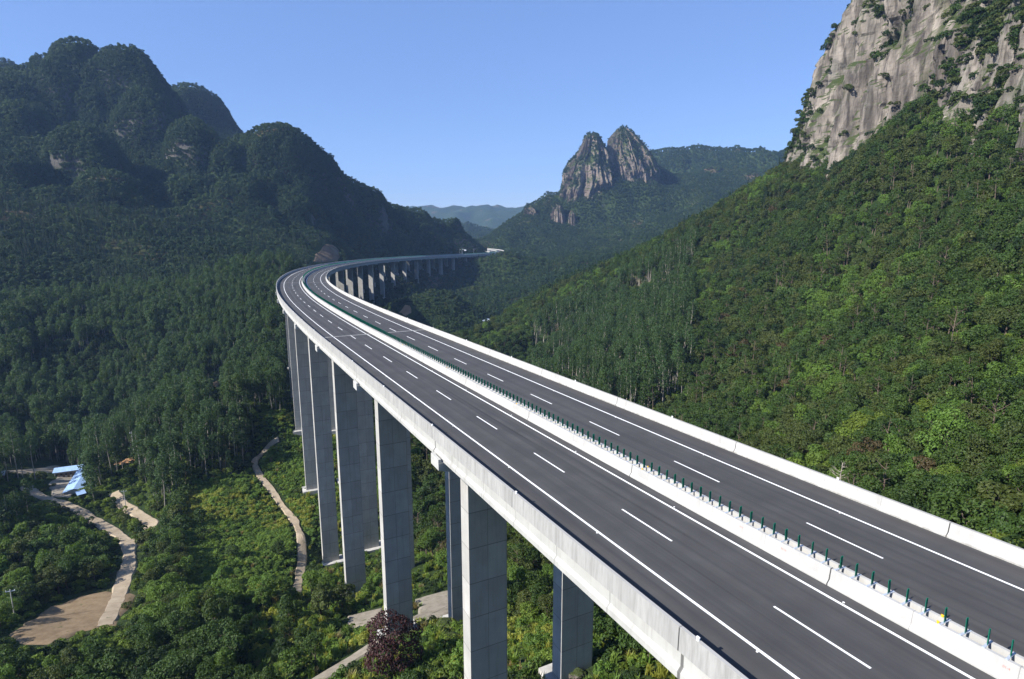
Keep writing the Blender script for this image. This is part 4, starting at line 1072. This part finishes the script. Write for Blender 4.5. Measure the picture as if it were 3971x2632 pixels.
# named single trees
def single(xo, yo, Dd, crown, label, sc, name, zs=1.0, trunk='broad', dz=0.0):
    p = at(xo, yo, Dd); z = float(ground(np.array([p[0]]), np.array([p[1]]))[0]); return make_tree(p[0], p[1], z + dz, crown, TRUNKS[trunk], sc, 1.0, label, None, name, zs)
V, F = broad_crown(91, 4600, .36, 4.8, 7.4, 30, .85); single(905, 1545, 88, mesh_np('crown', V, F, [LEAF['purple']]), 'dark purple red leaved tree standing in front of a viaduct pier at the bottom', 1.05, 'purple_leaf_tree', 1.1)
V, F = broad_crown(92, 900, .42, 3.2, 7.5, 18, .8); single(1385, 812, 322, mesh_np('crown', V, F, [LEAF['red']]), 'small red leaved tree at the edge of the eucalyptus grove right of the viaduct', .8, 'red_leaf_tree', 1.6)
V, F = broad_crown(93, 2600, .40, 4.2, 8.2, 28, .85); single(2190, 1010, 122, mesh_np('crown', V, F, [LEAF['bright']]), 'large domed yellow green tree on the right hand slope, rounder than its neighbours', 1.15, 'domed_tree')
V, F = broad_crown(94, 1500, .40, 3.6, 8.2, 22, .8); single(2015, 960, 132, mesh_np('crown', V, F, [LEAF['rust']]), 'large russet brown tree left of the domed yellow green tree on the right slope', 1.0, 'russet_tree')
def dead_tree():
    rs = random.Random(5); m = MB(); m.tube([(0, 0, -1), (.1, 0, 3), (0, .15, 6), (.2, 0, 9)], [.16, .13, .09, .03], 6)
    for i in range(16):
        z = rs.uniform(2.0, 8.3); a = i * 2.4; L = (9.5 - z) * .42 + .5; x1, y1 = math.cos(a) * L, math.sin(a) * L
        m.tube([(0, 0, z), (x1 * .5, y1 * .5, z + L * .2), (x1, y1, z + L * .55)], [.05, .035, .012], 5)
        for b in (-.6, .6): m.tube([(x1 * .5, y1 * .5, z + L * .2), (x1 * .5 + math.cos(a + b) * L * .45, y1 * .5 + math.sin(a + b) * L * .45, z + L * .5)], [.028, .01], 4)
    return m.mesh('bare_tree', BARKP)
p = at(1955, 985, 120); o = link('bare_tree', dead_tree(), None, (p[0], p[1], float(ground(np.array([p[0]]), np.array([p[1]]))[0]) + 1.5)); thing(o, 'leafless pale grey dead tree among the shrubs above the right hand parapet', 'tree')

# ------------------------------------------------------------------ scrub on the ledges of the rocks
RX, RY, RZ_, RK, RS_ = [], [], [], [], []
for X, Y, Z, tag_ in ROCKS:
    e1 = np.stack([np.gradient(X, axis=0), np.gradient(Y, axis=0), np.gradient(Z, axis=0)], -1); e2 = np.stack([np.gradient(X, axis=1), np.gradient(Y, axis=1), np.gradient(Z, axis=1)], -1)
    nn = np.cross(e1, e2); A_ = np.linalg.norm(nn, axis=2); nz = np.abs(nn[..., 2]) / (A_ + 1e-9); veg = fbm(X / 26, Y / 26, Z / 26, 61, 3)
    if tag_ == 'near':
        pr = np.clip((nz - .33) * 2.2, 0, .8) * .05 * A_ + np.clip(veg - .17, 0, 1) * .30 * A_
        pr = pr + np.clip(fbm(X / 40, Y / 40, Z / 40, 66, 2) + .08, 0, 1) * np.clip((345 - Y) / 60, 0, 1) * .07 * A_
        pr = np.where(Y > 440, pr + .10 * (vnoise(X / 20, Z / 20, 0, 3) > -.2) * A_, pr)
    else: pr = np.clip((nz - .30) * 2, 0, .9) * .055 * A_ + np.clip(veg + .06, 0, 1) * .13 * A_
    pick = rng.uniform(size=pr.shape) < pr; x, y, z = X[pick], Y[pick], Z[pick]; n = len(x)
    RX.append(x); RY.append(y); RZ_.append(z - .3)
    ids = np.array(T_[('bush', 'mid')] + T_[('bush', 'dark')] + T_[('bush', 'olive')]) if tag_ == 'near' else np.array(T_[('broadf', 'far')] + T_[('broadf', 'farl')])
    kk = ids[rng.integers(0, len(ids), n)]
    RK.append(kk); RS_.append(rng.uniform(.9, 2.9, n) ** 1.0 if tag_ == 'near' else rng.uniform(.45, .85, n))
# tree cover of the cliff foot
RX, RY, RZ_, RK, RS_ = [np.concatenate(q) for q in (RX, RY, RZ_, RK, RS_)]


def scatter(name, x, y, z, kind, scl, rot=None):
    me = bpy.data.meshes.new(name); me.vertices.add(len(x)); me.vertices.foreach_set('co', np.stack([x, y, z], 1).astype(np.float32).ravel())
    a = me.attributes.new('kind', 'INT', 'POINT'); a.data.foreach_set('value', kind.astype(np.int32))
    r = np.stack([rng.normal(size=len(x)) * .05, rng.normal(size=len(x)) * .05, rng.uniform(0, 6.28, len(x)) if rot is None else rot], 1); a = me.attributes.new('rot', 'FLOAT_VECTOR', 'POINT'); a.data.foreach_set('vector', r.astype(np.float32).ravel())
    sv_ = np.stack([scl * rng.uniform(.9, 1.1, len(x)), scl * rng.uniform(.9, 1.1, len(x)), scl * rng.uniform(.85, 1.15, len(x))], 1); a = me.attributes.new('scl', 'FLOAT_VECTOR', 'POINT'); a.data.foreach_set('vector', sv_.astype(np.float32).ravel())
    o = link(name, me); ng = bpy.data.node_groups.new(name, 'GeometryNodeTree'); ng.interface.new_socket('Geometry', in_out='INPUT', socket_type='NodeSocketGeometry'); ng.interface.new_socket('Geometry', in_out='OUTPUT', socket_type='NodeSocketGeometry')
    gi = ng.nodes.new('NodeGroupInput'); go = ng.nodes.new('NodeGroupOutput'); jn = ng.nodes.new('GeometryNodeJoinGeometry'); L = ng.links.new
    def attr(nm, tp):
        n = ng.nodes.new('GeometryNodeInputNamedAttribute'); n.data_type = tp; n.inputs[0].default_value = nm; return n.outputs[0]
    ka, ra, sa = attr('kind', 'INT'), attr('rot', 'FLOAT_VECTOR'), attr('scl', 'FLOAT_VECTOR')
    for k in np.unique(kind):
        ob = ng.nodes.new('GeometryNodeObjectInfo'); ob.inputs['Object'].default_value = TEMPL[k][0]; ob.inputs['As Instance'].default_value = True
        cp = ng.nodes.new('FunctionNodeCompare'); cp.data_type = 'INT'; cp.operation = 'EQUAL'; L(ka, cp.inputs[2]); cp.inputs[3].default_value = int(k)
        ip = ng.nodes.new('GeometryNodeInstanceOnPoints'); L(gi.outputs[0], ip.inputs['Points']); L(cp.outputs[0], ip.inputs['Selection']); L(ob.outputs['Geometry'], ip.inputs['Instance']); L(ra, ip.inputs['Rotation']); L(sa, ip.inputs['Scale']); L(ip.outputs[0], jn.inputs[0])
    L(jn.outputs[0], go.inputs[0]); md = o.modifiers.new('scatter', 'NODES'); md.node_group = ng; o['kind'] = 'stuff'; return o


q = ~indiv
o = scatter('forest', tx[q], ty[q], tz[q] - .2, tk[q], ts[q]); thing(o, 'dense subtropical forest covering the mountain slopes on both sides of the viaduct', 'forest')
bx, by, bz, bk, bs = BU
o = scatter('undergrowth', bx, by, bz - .1, bk, bs); thing(o, 'low shrubs and tall grass filling the ground below the viaduct and forest', 'undergrowth')
o = scatter('cliff_scrub', RX, RY, RZ_, RK, RS_); thing(o, 'scrub and small trees clinging to the ledges of the cliffs and twin peaks', 'scrub')
print('PLANTS', len(tx), len(bx), len(RX), 'kinds', len(TEMPL))

# ------------------------------------------------------------------ buildings, poles, signs
MBLUE = simple_mat('blue_sheet_roof', (.30, .44, .66), .45, .12, .6); MWALL = simple_mat('site_hut_wall', (.42, .42, .41), .8, .15, 1); MDARKW = simple_mat('window_dark', (.03, .035, .04), .2, .1, 1); MDOOR = simple_mat('door_brown', (.12, .09, .07), .6, .1, 1); MROOFW = simple_mat('pale_sheet_roof', (.62, .68, .74), .45, .1, .6)


def shed(a, b, Wd, Hh, label, roofm, name='site_hut', nwin=4, group=None):
    pa, pb = hit(*a), hit(*b); L = float(np.linalg.norm(pb[:2] - pa[:2])); mid = (pa + pb) / 2; rz = math.atan2(pb[1] - pa[1], pb[0] - pa[0]); z = min(pa[2], pb[2])
    e = empty(name, (mid[0], mid[1], z), rz); thing(e, label, 'building', group)
    m = MB(); h2 = Hh + Wd * .16
    m.box(-L / 2, L / 2, -Wd / 2, Wd / 2, -2.0, Hh)
    for sx in (-L / 2 + .005, L / 2 - .005): m.quad((sx, -Wd / 2, Hh), (sx, Wd / 2, Hh), (sx, 0, h2 - .02))
    m.build('wall', MWALL, e)
    r = MB(); ov = .5
    for sg in (-1, 1):
        for t in (.0,):
            y0, y1 = sg * (Wd / 2 + ov), 0; z0, z1 = Hh - ov * .32 + .03, h2 + .03
            P8 = [(-L / 2 - ov, y0, z0), (L / 2 + ov, y0, z0), (L / 2 + ov, y1, z1), (-L / 2 - ov, y1, z1)]; T8 = [(x, y, z + .09) for x, y, z in P8]; n = len(r.v); r.v += P8 + T8
            r.f += [(n, n + 3, n + 2, n + 1), (n + 4, n + 5, n + 6, n + 7), (n, n + 1, n + 5, n + 4), (n + 1, n + 2, n + 6, n + 5), (n + 2, n + 3, n + 7, n + 6), (n + 3, n, n + 4, n + 7)]
            k = int(L / 1.0)
            for i in range(k + 1):
                xx = -L / 2 - ov + (L + 2 * ov) * i / k; r.tube([(xx, y0, z0 + .09), (xx, y1, z1 + .09)], .02, 4)
    r.build('roof', roofm, e)
    for side in (-1, 1):
        for i in range(nwin):
            xx = -L / 2 + L * (i + .5) / nwin; w = MB(); y = side * (Wd / 2); w.box(xx - .55, xx + .55, min(y, y + side * .04), max(y, y + side * .04), 1.0, 2.1); fr = w.build('window', MDARKW, e)
            d = MB(); xd = xx + L / nwin * .38; d.box(xd - .42, xd + .42, min(y, y + side * .05), max(y, y + side * .05), .0, 2.05); d.build('door', MDOOR, e)
    BARE.append((mid[0], mid[1], L / 2)); return e


shed((131, 1097), (197, 1092), 5.5, 2.9, 'long site hut with pale blue sheet roof at the back of the gravel yard', MBLUE, nwin=6)
shed((172, 1140), (204, 1100), 6.5, 2.9, 'pale blue roofed hut along the right side of the gravel yard, end towards the viewer', MBLUE, nwin=5)
shed((180, 1152), (194, 1148), 3.5, 2.2, 'smallest blue roofed shed just below the two long site huts', MBLUE, 'shed', 2)
shed((-8, 1108), (12, 1106), 4, 2.6, 'grey hut cut by the left edge of the picture beside the dirt road', MFOOT, 'hut', 2)
shed((1097, 747), (1126, 744), 8, 3.0, 'white roofed shed on the valley floor right of the viaduct bend', MROOFW, 'valley_shed', 4)


def pole(xo, yo, Hh, label, h_frame=False, group=None):
    p = hit(xo, yo); e = empty('utility_pole', tuple(p), math.radians(20)); thing(e, label, 'utility pole', group)
    if h_frame:
        for sx in (-1.3, 1.3):
            m = MB(); m.tube([(sx, 0, -.5), (sx, 0, Hh)], [.17, .10], 8); m.build('post', MFOOT, e)
        m = MB(); m.box(-2.1, 2.1, -.08, .08, Hh - .75, Hh - .55); m.build('crossarm', MSTEEL, e); m = MB(); m.tube([(-1.3, 0, Hh - 3), (1.3, 0, Hh - .9)], .04, 5); m.tube([(1.3, 0, Hh - 3), (-1.3, 0, Hh - .9)], .04, 5); m.build('brace', MSTEEL, e)
    else:
        m = MB(); m.tube([(0, 0, -.5), (0, 0, Hh)], [.15, .09], 8); m.build('post', MFOOT, e); m = MB(); m.box(-.9, .9, -.06, .06, Hh - .5, Hh - .36); m.build('crossarm', MSTEEL, e)
    for sx in ((-1.9, 0, 1.9) if h_frame else (-.8, 0, .8)):
        m = MB(); m.tube([(sx, 0, Hh - .55 if h_frame else Hh - .36), (sx, 0, Hh - .1)], [.06, .05], 6); m.build('insulator', MWHT, e)
pole(318, 1046, 9.5, 'twin post H frame electricity pole among the trees of the wooded knoll', True)
pole(423, 1006, 8.5, 'twin post electricity pole right of the larger H frame on the knoll', True)
pole(36, 1436, 8, 'thin electricity pole at the left corner of the ploughed field')
pole(292, 1180, 8, 'single electricity pole standing at the edge of the upper dirt road')

# sign gantry and lamp columns at the far bend
def far_sign():
    x, y, z, h = frame(1030); p = onroad(1030, -12.99, 1.1); e = empty('sign_gantry', tuple(p), -float(h)); thing(e, 'cantilever road sign with white board on the far bend of the viaduct', 'road sign')
    m = MB(); m.tube([(0, 0, 0), (0, 0, 8.6)], [.22, .16], 10); m.build('post', MSTEEL, e); m = MB(); m.tube([(0, 0, 8.2), (5.5, 0, 6.6)], .12, 8); m.tube([(0, 0, 7.4), (5.5, 0, 5.9)], .10, 8); m.build('arm', MSTEEL, e); m = MB(); m.box(4.0, 8.2, -.06, .06, 5.0, 7.0); m.build('sign_board', MSTEEL, e)
far_sign()
for s, c, lab in ((1022, -12.99, 'thin lamp column left of the sign gantry on the far bend'), (1068, -12.99, 'thin lamp column right of the sign gantry on the far bend')):
    x, y, z, h = frame(s); e = empty('lamp_column', tuple(onroad(s, c, 1.1)), -float(h)); thing(e, lab, 'lamp post')
    m = MB(); m.tube([(0, 0, 0), (0, 0, 7)], [.14, .08], 8); m.build('post', MSTEEL, e); m = MB(); m.tube([(0, 0, 6.9), (1.3, 0, 7.3)], .05, 6); m.box(1.1, 1.9, -.12, .12, 7.22, 7.36); m.build('lamp_head', MWHT, e)

# boulders by the pier feet
def rock(x, y, r, sd):
    rs = np.random.default_rng(sd); m = bpy.data.meshes.new('boulder'); import bmesh
    bm = bmesh.new(); bmesh.ops.create_icosphere(bm, subdivisions=3, radius=r)
    for v in bm.verts:
        c = v.co; k = 1 + .28 * float(vnoise(c.x / r * 1.3, c.y / r * 1.3, c.z / r * 1.3, sd)) + .1 * float(vnoise(c.x / r * 4, c.y / r * 4, c.z / r * 4, sd)); v.co = Vector((c.x * k * 1.25, c.y * k, c.z * k * .75))
    bm.to_mesh(m); bm.free(); m.materials.append(MROCK); o = link('boulder', m, None, (x, y, float(ground(np.array([x]), np.array([y]))[0]) + r * .3)); return o
for i, (xo, yo, r, lab) in enumerate([(1030, 1445, 1.5, 'pale boulder beside the track left of the nearest viaduct pier'), (1045, 1480, 1.3, 'pale boulder just below another by the nearest pier'), (1335, 1562, .9, 'pale boulder at the foot of the right hand pier near the bottom edge')]):
    p = hit(xo, yo); thing(rock(p[0], p[1], r, 90 + i), lab, 'boulder')
# ------------------------------------------------------------------ camera, sun, sky, air
cam = bpy.data.cameras.new('camera'); cam.sensor_width = 36; cam.lens = FPX / 3971 * 36; cam.clip_start = .5; cam.clip_end = 12000
co = bpy.data.objects.new('camera', cam); COL.objects.link(co)
M = Matrix((tuple(RT), tuple(UP), tuple(-FW))).transposed(); co.matrix_world = M.to_4x4(); scene.camera = co
SUN_EL = math.radians(36)
az = math.radians(-117.2)      # clockwise from +Y: the sun stands left and a little behind the drone
sv = Vector((math.sin(az) * math.cos(SUN_EL), math.cos(az) * math.cos(SUN_EL), math.sin(SUN_EL)))
sl = bpy.data.lights.new('sun', 'SUN'); sl.energy = 4.6; sl.angle = math.radians(.5); sl.color = (1, .95, .87)
so = bpy.data.objects.new('sun', sl); COL.objects.link(so); so.rotation_euler = sv.to_track_quat('Z', 'Y').to_euler(); so.location = (-200, -100, 300)
w = bpy.data.worlds.new('World'); scene.world = w; w.use_nodes = True; nt = w.node_tree
bg = nt.nodes['Background']; sky = nt.nodes.new('ShaderNodeTexSky'); sky.sky_type = 'NISHITA'; sky.sun_disc = False
sky.sun_elevation = SUN_EL; sky.sun_rotation = az % (2 * PI); sky.altitude = 300; sky.air_density = 1.0; sky.dust_density = .0; sky.ozone_density = 2.2
tn = nt.nodes.new('ShaderNodeMix'); tn.data_type = 'RGBA'; tn.blend_type = 'MULTIPLY'; tn.inputs[0].default_value = 1; nt.links.new(sky.outputs[0], tn.inputs[6]); tn.inputs[7].default_value = (.90, 1.0, 1.32, 1)
t2 = nt.nodes.new('ShaderNodeMix'); t2.data_type = 'RGBA'; t2.inputs[0].default_value = .5; nt.links.new(tn.outputs[2], t2.inputs[6]); t2.inputs[7].default_value = (1.72, 2.95, 5.95, 1)
nt.links.new(t2.outputs[2], bg.inputs[0]); bg.inputs[1].default_value = .065
hz = MB(); hz.box(-3600, 3600, -700, 5900, -330, 420); m, hnt, hout = new_mat('haze_air')
vp = hnt.nodes.new('ShaderNodeVolumePrincipled'); vp.inputs['Density'].default_value = 8.8e-5; vp.inputs['Color'].default_value = (.36, .58, 1, 1); vp.inputs['Anisotropy'].default_value = .1
hnt.links.new(vp.outputs[0], hout.inputs['Volume']); ho = hz.build('haze', m); ho['kind'] = 'stuff'
scene.view_settings.view_transform = 'Standard'; scene.view_settings.look = 'None'; scene.view_settings.exposure = 1.1; scene.view_settings.gamma = 1
cy = scene.cycles; cy.max_bounces = 5; cy.diffuse_bounces = 2; cy.glossy_bounces = 2; cy.transmission_bounces = 3; cy.volume_bounces = 0; cy.transparent_max_bounces = 4
cy.use_denoising = True; cy.use_adaptive_sampling = True; cy.adaptive_threshold = .015; cy.caustics_reflective = False; cy.caustics_refractive = False
